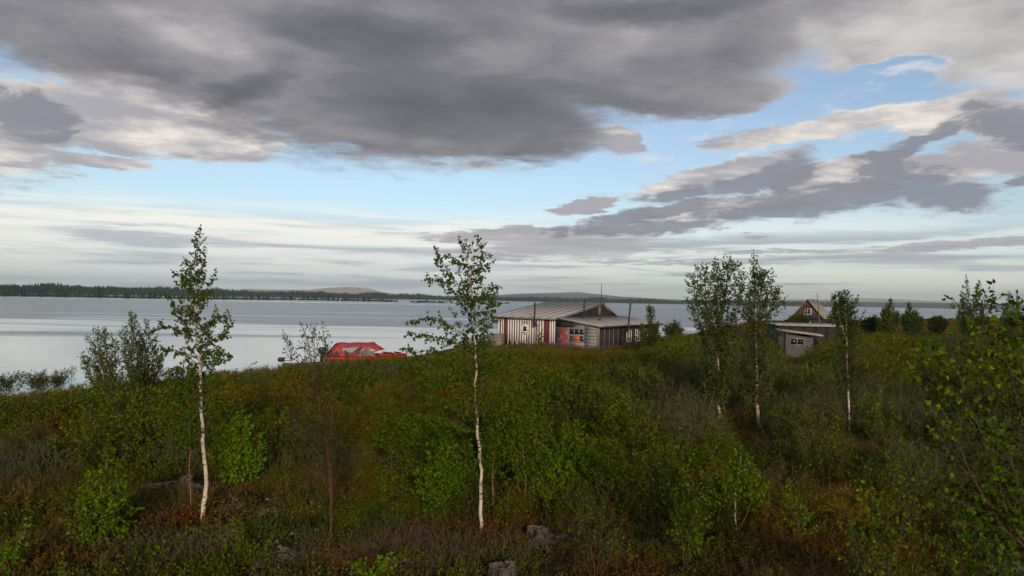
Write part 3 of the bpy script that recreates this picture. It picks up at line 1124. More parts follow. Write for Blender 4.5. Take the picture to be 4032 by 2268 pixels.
# door
dr = empty('door', (.76, -.03, 0))
dr.parent = house
boxpart('door_leaf', (-.34, -.03, -.1), (.34, .01, 1.74), M['door'], dr, .006)
boxpart('door_frame', (-.39, -.022, -.1), (-.345, .012, 1.76), M['red_paint'], dr)
boxpart('door_frame', (.345, -.022, -.1), (.385, .012, 1.76), M['frame_grey'], dr)
boxpart('handle', (.24, -.06, .82), (.27, -.031, .95), M['rust'], dr)
boxpart('door_step_board', (-.62, -.3, -.12), (-.35, -.22, .32), M['red_paint'], dr)
# big six pane window
bw = empty('window', (1.9, -.03, 1.12))
bw.parent = house
for lo, hi in (((-.70, -.03, .50), (.70, .01, .56)), ((-.70, -.03, -.56), (.70, .01, -.49)), ((-.70, -.03, -.05), (.70, .01, .07)),
               ((-.70, -.028, -.489), (-.65, .01, -.051)), ((.65, -.028, -.489), (.70, .01, -.051)), ((-.70, -.028, .071), (-.65, .01, .499)), ((.65, -.028, .071), (.70, .01, .499)),
               ((-.23, -.026, .071), (-.19, .01, .499)), ((.22, -.026, .071), (.26, .01, .499)), ((-.23, -.026, -.489), (-.20, .01, -.051)), ((.26, -.026, -.489), (.29, .01, -.051))):
    boxpart('frame', lo, hi, M['frame_grey'], bw, .004)
for k, (x0, x1, z0, z1, mt) in enumerate(((-.649, -.231, .071, .499, 'glass'), (-.189, .219, .071, .499, 'glass'), (.261, .649, .071, .499, 'glass'),
                                         (-.649, -.231, -.489, -.051, 'tar_grey'), (-.199, .259, -.489, -.051, 'orange'), (.291, .649, -.489, -.051, 'glass'))):
    p_ = boxpart('pane', (x0, .0, z0), (x1, .012, z1), M[mt], bw)
    if mt == 'orange':
        p_['label'] = 'orange cloth behind the middle lower pane'
m = MB()
m.bar((.31, -.012, -.48), (.64, -.012, -.10), .02, .012, (0, 1, 0))
m.build('broken_glass', M['frame_grey'], bw)
# corner posts
boxpart('corner_post', (LT - .05, -.05, -.3), (LT + .06, .05, 1.93), M['wood'], house, .006)
boxpart('corner_post', (LT - .12, -.045, -.3), (LT - .058, -.005, 1.9), M['grey_wood'], house)
# side wall of tar paper with battens and three windows
sw = boxpart('side_wall', (LT - .06, .06, -.4), (LT + .02, 13.5, 1.92), M['tar'], house)
for y_ in (1.05, 2.04, 2.95, 3.9, 4.9, 6.9 + .45, 9.2, 11.2, 12.4):
    boxpart('batten', (LT + .022, y_ - .02, -.3), (LT + .045, y_ + .025, 1.85), M['grey_wood' if y_ < 5 else 'tar_grey'], sw)
for yc in (6.25, 8.25, 10.2):
    sw_ = empty('window', (LT + .03, yc, .95))
    sw_.parent = house
    for lo, hi in (((0, -.56, .46), (.05, .56, .53)), ((0, -.56, -.53), (.05, .56, -.46)), ((0, -.56, -.459), (.05, -.49, .459)), ((0, .49, -.459), (.05, .56, .459)), ((.002, -.035, -.459), (.046, .035, .459)),
                   ((.004, -.489, -.03), (.044, -.036, .03)), ((.004, .036, -.03), (.044, .489, .03))):
        boxpart('frame', lo, hi, M['frame_white'], sw_)
    for (y0, y1) in ((-.489, -.036), (.036, .489)):
        for (z0, z1) in ((-.459, -.031), (.031, .459)):
            boxpart('pane', (.0, y0, z0), (.014, y1, z1), M['glass'], sw_)
m = MB()
m.box((.1, 13.4, -.4), (LT - .07, 13.5, 2.0))
m.build('rear_wall', M['tar'], house)


def pipe(pts, r_, name='stove_pipe', extra=None):
    mm = MB()
    mm.tube(pts, r_, 10)
    if extra:
        extra(mm)
    return mm.build(name, M['rust'], house, smooth=False)


p1 = pipe([(-1.83, -.47, 1.95), (-1.83, -.47, 3.74)], .075)
mm = MB()
mm.tube([(-1.83, -.47, 1.97), (-1.80, -.40, 1.86), (-1.74, -.05, 1.80)], .08, 10)
mm.box((-1.92, -.56, 1.78), (-1.68, -.40, 2.2))
mm.build('pipe_elbow', M['rust'], p1)
boxpart('post', (-1.74, -.30, -.2), (-1.62, -.20, 1.85), M['wood'], p1)
p2 = pipe([(1.0, 3.15, 2.2), (1.0, 3.15, 4.12)], .07)
p3 = pipe([(LT + .50, 5.0, 1.55), (LT + .50, 5.05, 2.4), (LT + .56, 5.25, 3.85)], .075)
mm = MB()
mm.tube([(LT + .50, 5.0, 1.60), (LT + .44, 5.0, 1.48), (LT + .02, 5.0, 1.32)], .085, 10)
mm.bar((LT + .03, 4.98, .95), (LT + .48, 4.98, 1.5), .05, .05)
mm.build('pipe_elbow', M['rust'], p3)
m = MB()
m.tube([(.14, 8.55, 2.4), (.14, 8.55, 5.6)], [.04, .022], 6)
m.build('mast', M['rust'], house)
# things outside
c0 = at(*(np.array([2015.5, 1355]) / S - np.array([41, 0])), 63)
crate = empty('wooden_crate', (c0[0], 64.0, hz(c0[0], 64.0) + .12), HR)
tag(crate, 'grey plank crate standing at the left end of the striped wall', 'crate')
for k in range(3):
    boxpart('plank', (-.65, -.3, .02 + .27 * k), (.65, -.27, .27 + .27 * k), M['grey_wood'], crate, .006)
    boxpart('plank', (-.65, .27, .02 + .27 * k), (.65, .3, .27 + .27 * k), M['grey_wood'], crate, .006)
    boxpart('plank', (-.65, -.265, .02 + .27 * k), (-.62, .265, .27 + .27 * k), M['grey_wood'], crate, .006)
    boxpart('plank', (.62, -.265, .02 + .27 * k), (.65, .265, .27 + .27 * k), M['grey_wood'], crate, .006)
boxpart('lid', (-.72, -.36, .835), (.72, .36, .885), M['grey_wood'], crate, .008)
boxpart('corner_post', (-.5, -.2, .886), (-.38, -.1, 1.05), M['grey_wood'], crate, .006)
boxpart('floor_board', (-.6, -.26, -.1), (.6, .26, .02), M['grey_wood'], crate)


def bucket(name, label, cat, cx, mat, h_=.28, r_=.14, gap=.35):
    x = cx_front(cx)
    c_, s_ = math.cos(HR), math.sin(HR)
    px, py = HX + x * c_ + gap * s_, HY + x * s_ - gap * c_
    mm = MB()
    mm.lathe([(0, 0), (r_ * .8, 0), (r_, h_), (r_ * 1.06, h_), (r_ * 1.06, h_ + .015), (r_ * .95, h_ + .015), (r_ * .78, .02), (0, .02)], 14)
    rt = empty(name, (px, py, hz(px, py) + .18))
    mm.build('tub', mat, rt, smooth=False)
    mm = MB()
    th = np.linspace(0, math.pi, 9)
    mm.tube(np.stack([r_ * np.cos(th), np.zeros(9) + .02, h_ + r_ * .6 * np.sin(th)], -1), .006, 5)
    mm.build('handle', M['rust'], rt)
    tag(rt, label, cat)


bucket('bucket', 'white bucket in the weeds below the striped wall, nearest the small window', 'bucket', 480, M['bucket_white'])
bucket('bucket', 'pale yellow bucket in the weeds below the striped wall', 'bucket', 425, M['bucket_yellow'], .22, .17)
bucket('canister', 'narrow white canister below the leftmost part of the striped wall', 'canister', 367, M['bucket_white'], .34, .08)

# ------------------------------------------------------------------ the shed, the booth and the steep roofed house
sx, sy = at(3062 / S, 1372 / S, 70)[:2]
shed = empty('tar_paper_shed', (sx, sy, 0), R(-4))
tag(shed, 'long low black tar-paper shed behind the small grey booth', 'shed')
sl_ = 6.6
for k in range(6):
    x0 = k * 1.1
    boxpart('wall_sheet', (x0 + .008, 0, -.4), (x0 + 1.1 - .008, .06, 1.98), M['tar'], shed)
for k in range(4):
    boxpart('wall_sheet', (-.03, .07 + k * 1.0, -.4), (.03, 1.06 + k * 1.0, 1.98), M['tar'], shed)
boxpart('wall_patch', (.02, -.012, -.3), (1.5, -.002, .95), M['tar_grey'], shed)
boxpart('rear_wall', (0, 4.1, -.4), (sl_, 4.16, 2.2), M['tar'], shed)
for k in range(6):
    mm = roof_sheet((k * 1.12 - .1, -.25, 2.0), (k * 1.12 + 1.0, -.25, 2.0), (k * 1.12 + 1.0, 4.4, 2.16), (k * 1.12 - .1, 4.4, 2.16))
    mm.build('roof_sheet', M['roof_metal'], shed)
boxpart('fascia', (-.12, -.29, 1.97), (sl_ + .02, -.252, 2.05), M['pale_roof'], shed)

bx, by = at(3147 / S, 1408 / S, 57.5)[:2]
booth = empty('booth', (bx, by, 0.05), R(-14))
tag(booth, 'small grey tarpaulin booth with slanting plank roof and two-pane window', 'hut')
m = MB()
# sagging cloth front: a rippled sheet with a window opening
BX, BZ = np.linspace(-1.0, 1.0, 33), np.linspace(-.3, 1.62, 29)
Xg, Zg = np.meshgrid(BX, BZ)
Yg = -.02 + .035 * np.sin(Xg * 4 + Zg * 5 + 1.5 * np.sin(Zg * 3)) * np.clip(1.1 - Zg, .15, 1) + .02 * (fbm(Xg * 3, Zg * 3, 1, 3) - .5)
i = np.arange(28)[:, None] * 33 + np.arange(32)[None]
fq = np.stack([i, i + 1, i + 34, i + 33], -1).reshape(-1, 4)
ctr = np.stack([Xg, Zg], -1).reshape(-1, 2)[fq].mean(1)
keep = ~((ctr[:, 0] > -.68) & (ctr[:, 0] < .32) & (ctr[:, 1] > .82) & (ctr[:, 1] < 1.32))
m.add(np.stack([Xg, Yg, Zg - .10 * (Xg + 1) * (Zg > 1.55)], -1).reshape(-1, 3), fq[keep])
m.build('front_cloth', M['cloth_grey'], booth, smooth=True)
m = MB()
m.box((-1.0, .05, -.3), (-.96, 1.6, 1.75))
m.build('side_wall', M['tar_grey'], booth)
m = MB()
m.box((.96, .05, -.3), (1.0, 1.6, 1.5))
m.build('side_wall', M['tar_grey'], booth)
boxpart('rear_wall', (-.95, 1.56, -.3), (.95, 1.6, 1.6), M['tar'], booth)
boxpart('inner_wall', (-.95, .5, .4), (.95, .53, 1.5), M['tar'], booth)
boxpart('post', (-1.0, -.03, 1.5), (-.93, .04, 1.95), M['grey_wood'], booth)
for k in range(4):
    mm = roof_sheet((-1.65, -.42 + .58 * k, 1.98), (1.62, -.42 + .58 * k, 1.62), (1.62, .14 + .58 * k, 1.62), (-1.65, .14 + .58 * k, 1.98), .05)
    mm.build('roof_plank', M['pale_roof'], booth)
mm = MB()
mm.bar((-1.65, -.44, 1.955), (1.63, -.44, 1.60), .03, .11)
mm.build('fascia', M['pale_roof'], booth)
mm = MB()
mm.bar((-1.6, .3, 1.90), (1.5, .3, 1.56), .1, .1)
mm.build('rafter', M['tar'], booth)
bwn = empty('window', (-.18, -.04, 1.07))
bwn.parent = booth
for lo, hi in (((-.52, -.03, .21), (.52, .03, .27)), ((-.52, -.03, -.27), (.52, .03, -.21)), ((-.52, -.03, -.209), (-.47, .03, .209)), ((.47, -.03, -.209), (.52, .03, .209)), ((-.03, -.028, -.209), (.03, .03, .209))):
    boxpart('frame', lo, hi, M['frame_grey'], bwn)
boxpart('pane', (-.469, .0, -.209), (-.031, .012, .209), M['glass'], bwn)
boxpart('pane', (.031, .0, -.209), (.469, .012, .209), M['glass'], bwn)

# steep roofed house by the water
ap = at((2600 + 1870 * .3106) / S, (950 + 735 * .3106) / S, 145)
gw, gh, gl = 3.02, 3.65, 7.0
ang = R(-35)
zR = ap[2]
chal = empty('steep_roofed_house', (ap[0], ap[1], zR - gh - 2.0), ang)
tag(chal, 'small steep-roofed house with brown plank gable by the water', 'house')
zE = 2.0
nb = 14
for k in range(nb):
    x0, x1 = -gw + .25 + k * (2 * gw - .5) / nb, -gw + .25 + (k + 1) * (2 * gw - .5) / nb - .02
    t0, t1 = [zE + gh * (1 - abs(q) / gw) - .12 for q in (x0, x1)]
    if t1 < zE + .5 or t0 < zE + .5:
        t0, t1 = max(t0, zE + .52), max(t1, zE + .52)
    dy = rg.uniform(0, .02)
    segs = [(zE + .5, t0, t1)]
    if -.62 < (x0 + x1) / 2 < .62:
        segs = [(zE + .5, zE + .66, zE + .66), (zE + 1.92, t0, t1)]
    for z0_, a_, b_ in segs:
        if min(a_, b_) - z0_ < .02:
            continue
        mm = MB()
        mm.hexa([(x0, -dy, z0_), (x1, -dy, z0_), (x1, .05, z0_), (x0, .05, z0_), (x0, -dy, a_), (x1, -dy, b_), (x1, .05, b_), (x0, .05, a_)])
        mm.build('plank', M['plank_brown'], chal)
boxpart('gable_band', (-gw + .1, -.06, zE - .28), (gw - .1, .04, zE + .49), M['tar'], chal)
boxpart('wall', (-gw + .55, .06, -.6), (gw - .55, gl, zE - .05), M['tar'], chal)
for s_ in (-1, 1):
    slope = empty('roof', (0, 0, 0))
    slope.parent = chal
    nR = 5
    for k in range(nR):
        y0, y1 = -.35 + k * (gl + .7) / nR + .01, -.35 + (k + 1) * (gl + .7) / nR - .01
        e0, e1 = (s_ * (gw + .12), y0, zE - .12), (s_ * (gw + .12), y1, zE - .12)
        r0_, r1_ = (0, y0, zE + gh), (0, y1, zE + gh)
        mm = roof_sheet(e0, e1, r1_, r0_, .05) if s_ > 0 else roof_sheet(e1, e0, r0_, r1_, .05)
        mm.build('roof_sheet', M['pale_roof'], slope)
    mm = MB()
    mm.bar((s_ * (gw + .12), -.38, zE - .16), (0, -.38, zE + gh - .04), .04, .16, (0, 1, 0))
    mm.build('barge_board', M['grey_wood'], slope)
    if s_ > 0:
        mm = MB()
        mm.bar((gw * .97, 2.6, zE + .12), (.1, 2.2, zE + gh + .05), .09, .08)
        mm.bar((gw * .97, 3.2, zE + .12), (.1, 2.8, zE + gh + .05), .09, .08)
        mm.build('roof_ladder', M['grey_wood'], slope)
for zc, hw, hh in ((zE + 1.29, .56, .6), (zE - .9, .56, .55)):
    cw = empty('window', (0 + (.1 if zc < zE else 0), -.06, zc))
    cw.parent = chal
    for lo, hi in (((-hw, -.03, hh - .08), (hw, .03, hh)), ((-hw, -.03, -hh), (hw, .03, -hh + .08)), ((-hw, -.03, -hh + .081), (-hw + .1, .03, hh - .081)), ((hw - .1, -.03, -hh + .081), (hw, .03, hh - .081)),
                   ((-.05, -.028, -hh + .081), (.05, .03, hh - .081))):
        boxpart('frame', lo, hi, M['frame_white'], cw)
    boxpart('pane', (-hw + .101, .0, -hh + .081), (-.051, .012, hh - .081), M['glass'], cw)
    boxpart('pane', (.051, .0, -hh + .081), (hw - .101, .012, hh - .081), M['glass'], cw)
# leaning poles beside it
pa, pb = at((2600 + 2045 * .3106) / S, (950 + 850 * .3106) / S, 150), at((2600 + 2110 * .3106) / S, (950 + 737 * .3106) / S, 150)
dv = (pb - pa)
lo_ = pa - dv * ((pa[2] - .2) / dv[2])
m = MB()
m.tube([lo_ - lo_, (pa - lo_), (pb - lo_)], [.13, .12, .10], 8)
po = m.build('leaning_pole', M['grey_wood'], loc=lo_)
tag(po, 'thick bare pole leaning out behind the steep roof', 'pole')
pt = [at((2600 + a_ * .3106) / S, (950 + b_ * .3106) / S, 142) for a_, b_ in ((2022, 1060), (2010, 930), (2003, 800), (1992, 700), (1978, 650))]
pt[0][2] = 0
pt = np.array(pt)
m = MB()
m.tube(pt - pt[0], [.12, .1, .08, .05, .03], 6)
for k in range(1, 4):
    m.tube([pt[k] - pt[0], pt[k] - pt[0] + np.array([rg.uniform(-.6, .6), .1, .5])], [.03, .015], 4)
po = m.build('dead_tree', M['grey_twig'], loc=pt[0])
tag(po, 'thin leafless dead tree in front of the steep roof', 'tree')
# small grey post
pp = at(3459 / S, 1342 / S, 80)
m = MB()
m.tube([(0, 0, -.4), (0, 0, .62), (.01, 0, .7)], [.13, .12, .07], 7)
po = m.build('fence_post', M['grey_wood'], loc=(pp[0], pp[1], hz(pp[0], pp[1])))
tag(po, 'short weathered grey post in the grass right of the shed', 'post')
# low log frame between the twin birches and the booth
q0 = at(1770, 858, 48)
lg = empty('log_rack', (q0[0], 48, hz(q0[0], 48)), R(-8))
tag(lg, 'weathered grey pole rack half hidden behind the twin birches', 'rack')
for k in range(3):
    mm = MB()
    mm.tube([(k * 1.3, 0, -.2), (k * 1.3 + .05, 0, 1.5)], .05, 6)
    mm.build('post', M['grey_wood'], lg)
for z_ in (1.45, 1.05):
    mm = MB()
    mm.tube([(-.3, -.06, z_), (1.4, -.05, z_ + .03), (3.0, -.06, z_ - .06)], .04, 6)
    mm.build('rail', M['grey_wood'], lg)

# ------------------------------------------------------------------ the red boat
b0 = at(1282 / S, 1405 / S, 46.5)
b1 = at(1600 / S, 1398 / S, 48.5)
bang = math.atan2(b1[1] - b0[1], b1[0] - b0[0])
BL = float(np.hypot(*(b1 - b0)[:2]))
boat = empty('motor_boat', (b0[0], b0[1], b0[2] - .57), bang)
boat.rotation_euler = (R(3), R(1.5), bang)
tag(boat, 'red motor boat with red canvas cabin top drawn up on the bank', 'boat')


def hull_sec(t):
    x = t * BL
    bm = .86 * (1 - max(0, (t - .45) / .55) ** 2.2) + .01
    sh = .72 + .16 * max(0, (t - .5) / .5) ** 1.4 - .05 * t
    ke = .02 + .5 * max(0, (t - .62) / .38) ** 2.4
    return x, bm, sh, ke


m = MB()
ts = np.linspace(0, 1, 22)
rows = []
for t in ts:
    x, bm, sh, ke = hull_sec(t)
    ke = min(ke, sh - .05)
    pr = [(-bm, sh), (-bm * .99, sh - .1), (-bm * .86, ke + (sh - ke) * .42), (-bm * .55, ke + (sh - ke) * .14), (0, ke), (bm * .55, ke + (sh - ke) * .14), (bm * .86, ke + (sh - ke) * .42), (bm * .99, sh - .1), (bm, sh)]
    rows.append([(x, a_, b_) for a_, b_ in pr])
v = np.array(rows).reshape(-1, 3)
i = np.arange(21)[:, None] * 9 + np.arange(8)[None]
m.add(v, np.stack([i, i + 1, i + 10, i + 9], -1).reshape(-1, 4))
m.add(rows[0], [tuple(range(9))])
m.build('hull', M['boat_orange'], boat, smooth=True)
m = MB()
for s_ in (-1, 1):
    m.tube([(hull_sec(t)[0], s_ * hull_sec(t)[1], hull_sec(t)[2]) for t in ts], .035, 6)
m.build('gunwale', M['boat_dark'], boat)
m = MB()
dt = np.linspace(.62, .985, 12)
rows = []
for t in dt:
    x, bm, sh, ke = hull_sec(t)
    rows.append([(x, q * bm * .97, sh + .14 * (1 - abs(q) ** 1.6) * (1 - ((t - .62) / .37) ** 2 * .6)) for q in np.linspace(-1, 1, 9)])
v = np.array(rows).reshape(-1, 3)
i = np.arange(11)[:, None] * 9 + np.arange(8)[None]
m.add(v, np.stack([i, i + 1, i + 10, i + 9], -1).reshape(-1, 4))
m.build('foredeck', M['boat_orange'], boat, smooth=True)
m = MB()
for t0_, t1_ in ((.70, .83), (.84, .93)):
    x0, x1 = t0_ * BL, t1_ * BL
    zt = hull_sec((t0_ + t1_) / 2)[2] + .13
    hwid = hull_sec(t1_)[1] * .62
    m.hexa([(x0, -hwid * 1.25, zt - .01), (x1, -hwid, zt - .04), (x1, hwid, zt - .04), (x0, hwid * 1.25, zt - .01), (x0, -hwid * 1.25, zt + .05), (x1, -hwid, zt + .01), (x1, hwid, zt + .01), (x0, hwid * 1.25, zt + .05)])
m.build('hatch', M['boat_dark'], boat, bevel=.01)


# canvas cabin: two side sheets with window openings, a top and a stern sheet
def bxz(cx, cz):             # measured crop column/row -> metres on the boat's side
    return (cx - 845) / (2012 - 845) * BL, .64 + (735 - cz) * .2719 / FPX * 47.4


def side_y(z_):
    return .84 - max(0, z_ - .66) * .42


def sheet(outer, holes, s_, name, mat, parent=boat, off=0.0):
    rings = [[Vector((*p_, 0)) for p_ in outer]] + [[Vector((*p_, 0)) for p_ in h_] for h_ in holes]
    tris = tessellate_polygon(rings)
    flat = [p_ for r_ in rings for p_ in r_]
    v = [(p_[0], s_ * (side_y(p_[1]) + off), p_[1]) for p_ in flat]
    mm = MB()
    mm.add(v, [tuple(t_) for t_ in tris])
    o = mm.build(name, mat, parent)
    if not mat == M['film']:
        so = o.modifiers.new('thick', 'SOLIDIFY')
        so.thickness = .015
    return o


outer = [bxz(*q) for q in ((850, 770), (985, 578), (1060, 562), (1250, 560), (1420, 560), (1525, 548), (1640, 612), (1500, 650), (1420, 770))]
w1 = [bxz(*q) for q in ((905, 718), (968, 635), (1015, 718))]
w2 = [bxz(*q) for q in ((1025, 605), (1110, 596), (1180, 590), (1372, 592), (1240, 705), (1085, 710))]
w3 = [bxz(*q) for q in ((1340, 700), (1430, 585), (1512, 632), (1470, 668), (1400, 712))]
for s_ in (-1, 1):
    sheet(outer, [w1, w2, w3], s_, 'canvas_side', M['boat_red'])
    for h_ in (w1, w2, w3):
        sheet(h_, [], s_, 'window', M['film'], off=-.004)
m = MB()
for h_ in (w1, w2):
    hh = h_ + [h_[0]]
    m.tube([(p_[0], -side_y(p_[1]) - .006, p_[1]) for p_ in hh], .014, 5)
m.build('window_piping', M['boat_dark'], boat)
top = [bxz(*q) for q in ((985, 578), (1030, 566), (1060, 562), (1120, 563), (1170, 571), (1250, 560), (1330, 556), (1420, 560), (1525, 548))]
m = MB()
rows = []
for x, z_ in top:
    yy = side_y(z_)
    rows.append([(x, q * yy, z_ + .09 * (1 - q * q) - (.02 if abs(q) < .99 and k % 2 else 0)) for k, q in enumerate(np.linspace(-1, 1, 9))])
v = np.array(rows).reshape(-1, 3)
i = np.arange(len(top) - 1)[:, None] * 9 + np.arange(8)[None]
m.add(v, np.stack([i, i + 1, i + 10, i + 9], -1).reshape(-1, 4))
o = m.build('canvas_top', M['boat_red'], boat, smooth=True)
o.modifiers.new('thick', 'SOLIDIFY').thickness = .015
# stern sheet and windscreen
(xa, za), (xb, zb) = bxz(850, 770), bxz(985, 578)
m = MB()
m.add([(xa, -side_y(za), za), (xa, side_y(za), za), (xb, side_y(zb), zb), (xb, -side_y(zb), zb)], [(0, 1, 2, 3)])
o = m.build('canvas_stern', M['boat_red'], boat)
o.modifiers.new('thick', 'SOLIDIFY').thickness = .015
(xa, za), (xb, zb) = bxz(1640, 612), bxz(1525, 548)
ws = empty('windscreen', (0, 0, 0))
ws.parent = boat
for q0_, q1_ in ((-1, -.04), (.04, 1)):
    m = MB()
    m.add([(xa, q0_ * side_y(za), za), (xa, q1_ * side_y(za), za + .03), (xb, q1_ * side_y(zb), zb + .05), (xb, q0_ * side_y(zb), zb)], [(0, 1, 2, 3)])
    m.build('pane', M['film'], ws)
m = MB()
for q_ in (-1, 0, 1):
    m.bar((xa, q_ * side_y(za), za + .015), (xb, q_ * side_y(zb), zb + .02), .04, .03)
m.bar((xa, -side_y(za), za), (xa, side_y(za), za), .04, .04)
m.build('frame', M['boat_red'], ws)
m = MB()
for x_ in (1.3, 2.1):
    for y_ in (-.4, .4):
        m.box((x_, y_ - .24, .25), (x_ + .45, y_ + .24, .55))
        m.box((x_ - .08, y_ - .24, .4), (x_ + .02, y_ + .24, .95))
m.build('seat', M['motor'], boat, bevel=.03)
# outboard engine at the stern
om = empty('outboard_motor', (-.22, 0, 0))
om.parent = boat
m = MB()
m.add(*(lambda v_, f_: (v_, f_))([(x_ * s0, y_ * s0 * .75, z_) for z_, s0 in ((.78, .7), (.9, 1), (1.05, 1), (1.16, .8)) for x_, y_ in ((.12, .24), (-.12, .24), (-.28, .12), (-.28, -.12), (-.12, -.24), (.12, -.24), (.2, -.1), (.2, .1))],
                                 [(k * 8 + j, k * 8 + (j + 1) % 8, k * 8 + 8 + (j + 1) % 8, k * 8 + 8 + j) for k in range(3) for j in range(8)]))
m.add([(x_ * .8, y_ * .6, 1.16) for x_, y_ in ((.12, .24), (-.12, .24), (-.28, .12), (-.28, -.12), (-.12, -.24), (.12, -.24), (.2, -.1), (.2, .1))], [tuple(range(8))])
m.build('cowling', M['motor'], om, bevel=.02)
m = MB()
m.box((-.12, -.09, .0), (.08, .09, .8))
m.box((-.2, -.02, -.18), (.1, .02, .0))
m.build('shaft', M['motor'], om)
m = MB()
m.box((-.02, -.262 * .75, .93), (.06, -.245 * .75, 1.02))
m.build('badge', M['alloy'], om)
# grey plank box before the boat
k0 = at((1050 + 1460 * .2719) / S, (1200 + 722 * .2719) / S, 43.5)
pb_ = empty('plank_box', (k0[0], 43.5, k0[2] - .04), R(6))
tag(pb_, 'grey plank box in the dry grass in front of the red boat', 'box')
for k in range(2):
    boxpart('plank', (-.36, -.2, .0 + .1 * k), (.36, -.17, .095 + .1 * k), M['grey_wood'], pb_)
    boxpart('plank', (-.36, .17, .0 + .1 * k), (.36, .2, .095 + .1 * k), M['grey_wood'], pb_)
boxpart('end_board', (-.39, -.2, -.5), (-.362, .2, .2), M['grey_wood'], pb_)
boxpart('end_board', (.362, -.2, -.5), (.39, .2, .2), M['grey_wood'], pb_)
boxpart('lid', (-.40, -.24, .2), (.40, .24, .235), M['grey_wood'], pb_)
# second, open boat hidden behind the bank
d0 = at((1050 + 250 * .2719) / S, (1200 + 850 * .2719) / S, 40.5)
skiff = empty('open_boat', (d0[0], d0[1], d0[2] - .62), bang + R(8))
tag(skiff, 'small open grey boat with outboard, mostly hidden behind the bank', 'boat')
m = MB()
rows = []
for t in np.linspace(0, 1, 14):
    x = t * 3.6
    bm = .6 * (1 - max(0, (t - .5) / .5) ** 2.2) + .01
    rows.append([(x, q * bm, .10 + .45 * abs(q) ** 1.5 + .12 * t * t) for q in np.linspace(-1, 1, 9)])
v = np.array(rows).reshape(-1, 3)
i = np.arange(13)[:, None] * 9 + np.arange(8)[None]
m.add(v, np.stack([i, i + 1, i + 10, i + 9], -1).reshape(-1, 4))
o = m.build('hull', M['alloy'], skiff, smooth=True)
o.modifiers.new('thick', 'SOLIDIFY').thickness = .03
for x_ in (.9, 2.0):
    boxpart('thwart', (x_, -.5, .38), (x_ + .25, .5, .42), M['grey_wood'], skiff)
om2 = empty('outboard_motor', (-.12, 0, 0))
om2.parent = skiff
boxpart('cowling', (-.2, -.13, .72), (.14, .13, .95), M['motor'], om2, .05)
boxpart('shaft', (-.07, -.07, .0), (.07, .07, .719), M['bucket_white'], om2, .02)
mm = MB()
mm.tube([(.1, 0, .76), (.7, .05, .80)], .02, 6)
mm.build('tiller', M['motor'], om2)

# ------------------------------------------------------------------ stumps
def stump(label, px, py, r_top, h_, seed, roots, lean=0.0, dark=False, hollow=True):
    p = on_ground(px, py, 0.0)
    z = hz(p[0], p[1])
    p = on_ground(px, py, z)
    rg_ = np.random.default_rng(seed)
    root = empty('tree_stump', (p[0], p[1], z - .03))
    tag(root, label, 'stump')
    nS, nH = 40, 16
    th = np.arange(nS) * 2 * math.pi / nS
    ribs = 1 + .07 * np.sin(th * 3 + rg_.uniform(0, 6)) + .035 * np.sin(th * 8 + rg_.uniform(0, 6)) + rg_.normal(0, .018, nS)
    flare = np.zeros(nS)
    for ang_, ln in roots:
        dd = (th - R(ang_) + math.pi) % (2 * math.pi) - math.pi
        flare += ln * np.exp(-(dd / .42) ** 2)
    rim = h_ * (1 + .05 * np.sin(th * 2 + seed) + rg_.normal(0, .012, nS))
    v = []
    for k in range(nH):
        t = k / (nH - 1)
        rr = r_top * ribs * (1 + .75 * (1 - t) ** 1.7) + flare * r_top * 2.8 * (1 - t) ** 2.6
        v.append(np.stack([rr * np.cos(th) + lean * t, rr * np.sin(th), rim * t - .06 * (1 - t)], -1))
    # rim and hollow
    for rr, dz in ((.9, -.0), (.72, -.01 if not hollow else -.03), (.35, -.02 if not hollow else -.10), (.02, -.02 if not hollow else -.12)):
        v.append(np.stack([r_top * ribs * rr * np.cos(th) + lean, r_top * ribs * rr * np.sin(th), rim + dz + rg_.normal(0, .008, nS)], -1))
    nn = len(v)
    v = np.array(v).reshape(-1, 3)
    i = np.arange(nn - 1)[:, None] * nS
    j = np.arange(nS)[None]
    j2 = (j + 1) % nS
    m = MB()
    m.add(v, np.stack([i + j, i + j2, i + nS + j2, i + nS + j], -1).reshape(-1, 4))
    m.build('trunk', M['stump'], root, smooth=True)
    for ang_, ln in roots:
        a = R(ang_)
        d_ = np.array([math.cos(a), math.sin(a), 0])
        pts = [d_ * r_top * .7 + np.array([0, 0, .16 * h_ / .4]), d_ * (r_top * 1.25) + np.array([0, 0, .12]), d_ * (r_top * 1.6 + ln * .35) + np.array([.02, 0, .10]),
               d_ * (r_top * 1.6 + ln * .8) + np.array([.05, .03, .06]), d_ * (r_top * 1.6 + ln) + np.array([.05, .05, -.06])]
        m = MB()
        m.tube(smooth_path(pts, 12, .012, rg_), np.linspace(.085, .03, 12) * (max(r_top, .18) / .2), 7)
        m.build('root', M['stump'], root, smooth=True)
    # lichen cushions on the rim
    m = MB()
    for k in range(120):
        a = rg_.uniform(0, 6.283)
        rr = r_top * rg_.uniform(.62, 1.04)
        kk = int(a / 6.283 * nS) % nS
        c = np.array([rr * math.cos(a) + lean, rr * math.sin(a), rim[kk] - rg_.uniform(0, .02)])
        if k > 112:
            c = np.array([r_top * 1.1 * math.cos(a) + lean * .6, r_top * 1.1 * math.sin(a), rim[kk] * rg_.uniform(.4, .8)])
        s_ = rg_.uniform(.012, .028)
        t5 = np.arange(5) * 2 * math.pi / 5
        vv = [(c[0] + s_ * math.cos(q), c[1] + s_ * math.sin(q), c[2] + rg_.uniform(-.004, .012)) for q in t5] + [(c[0], c[1], c[2] + s_ * .7)]
        m.add(vv, [(q, (q + 1) % 5, 5) for q in range(5)], 0, rg_.random())
    m.build('lichen', M['lichen'], root)
    return root


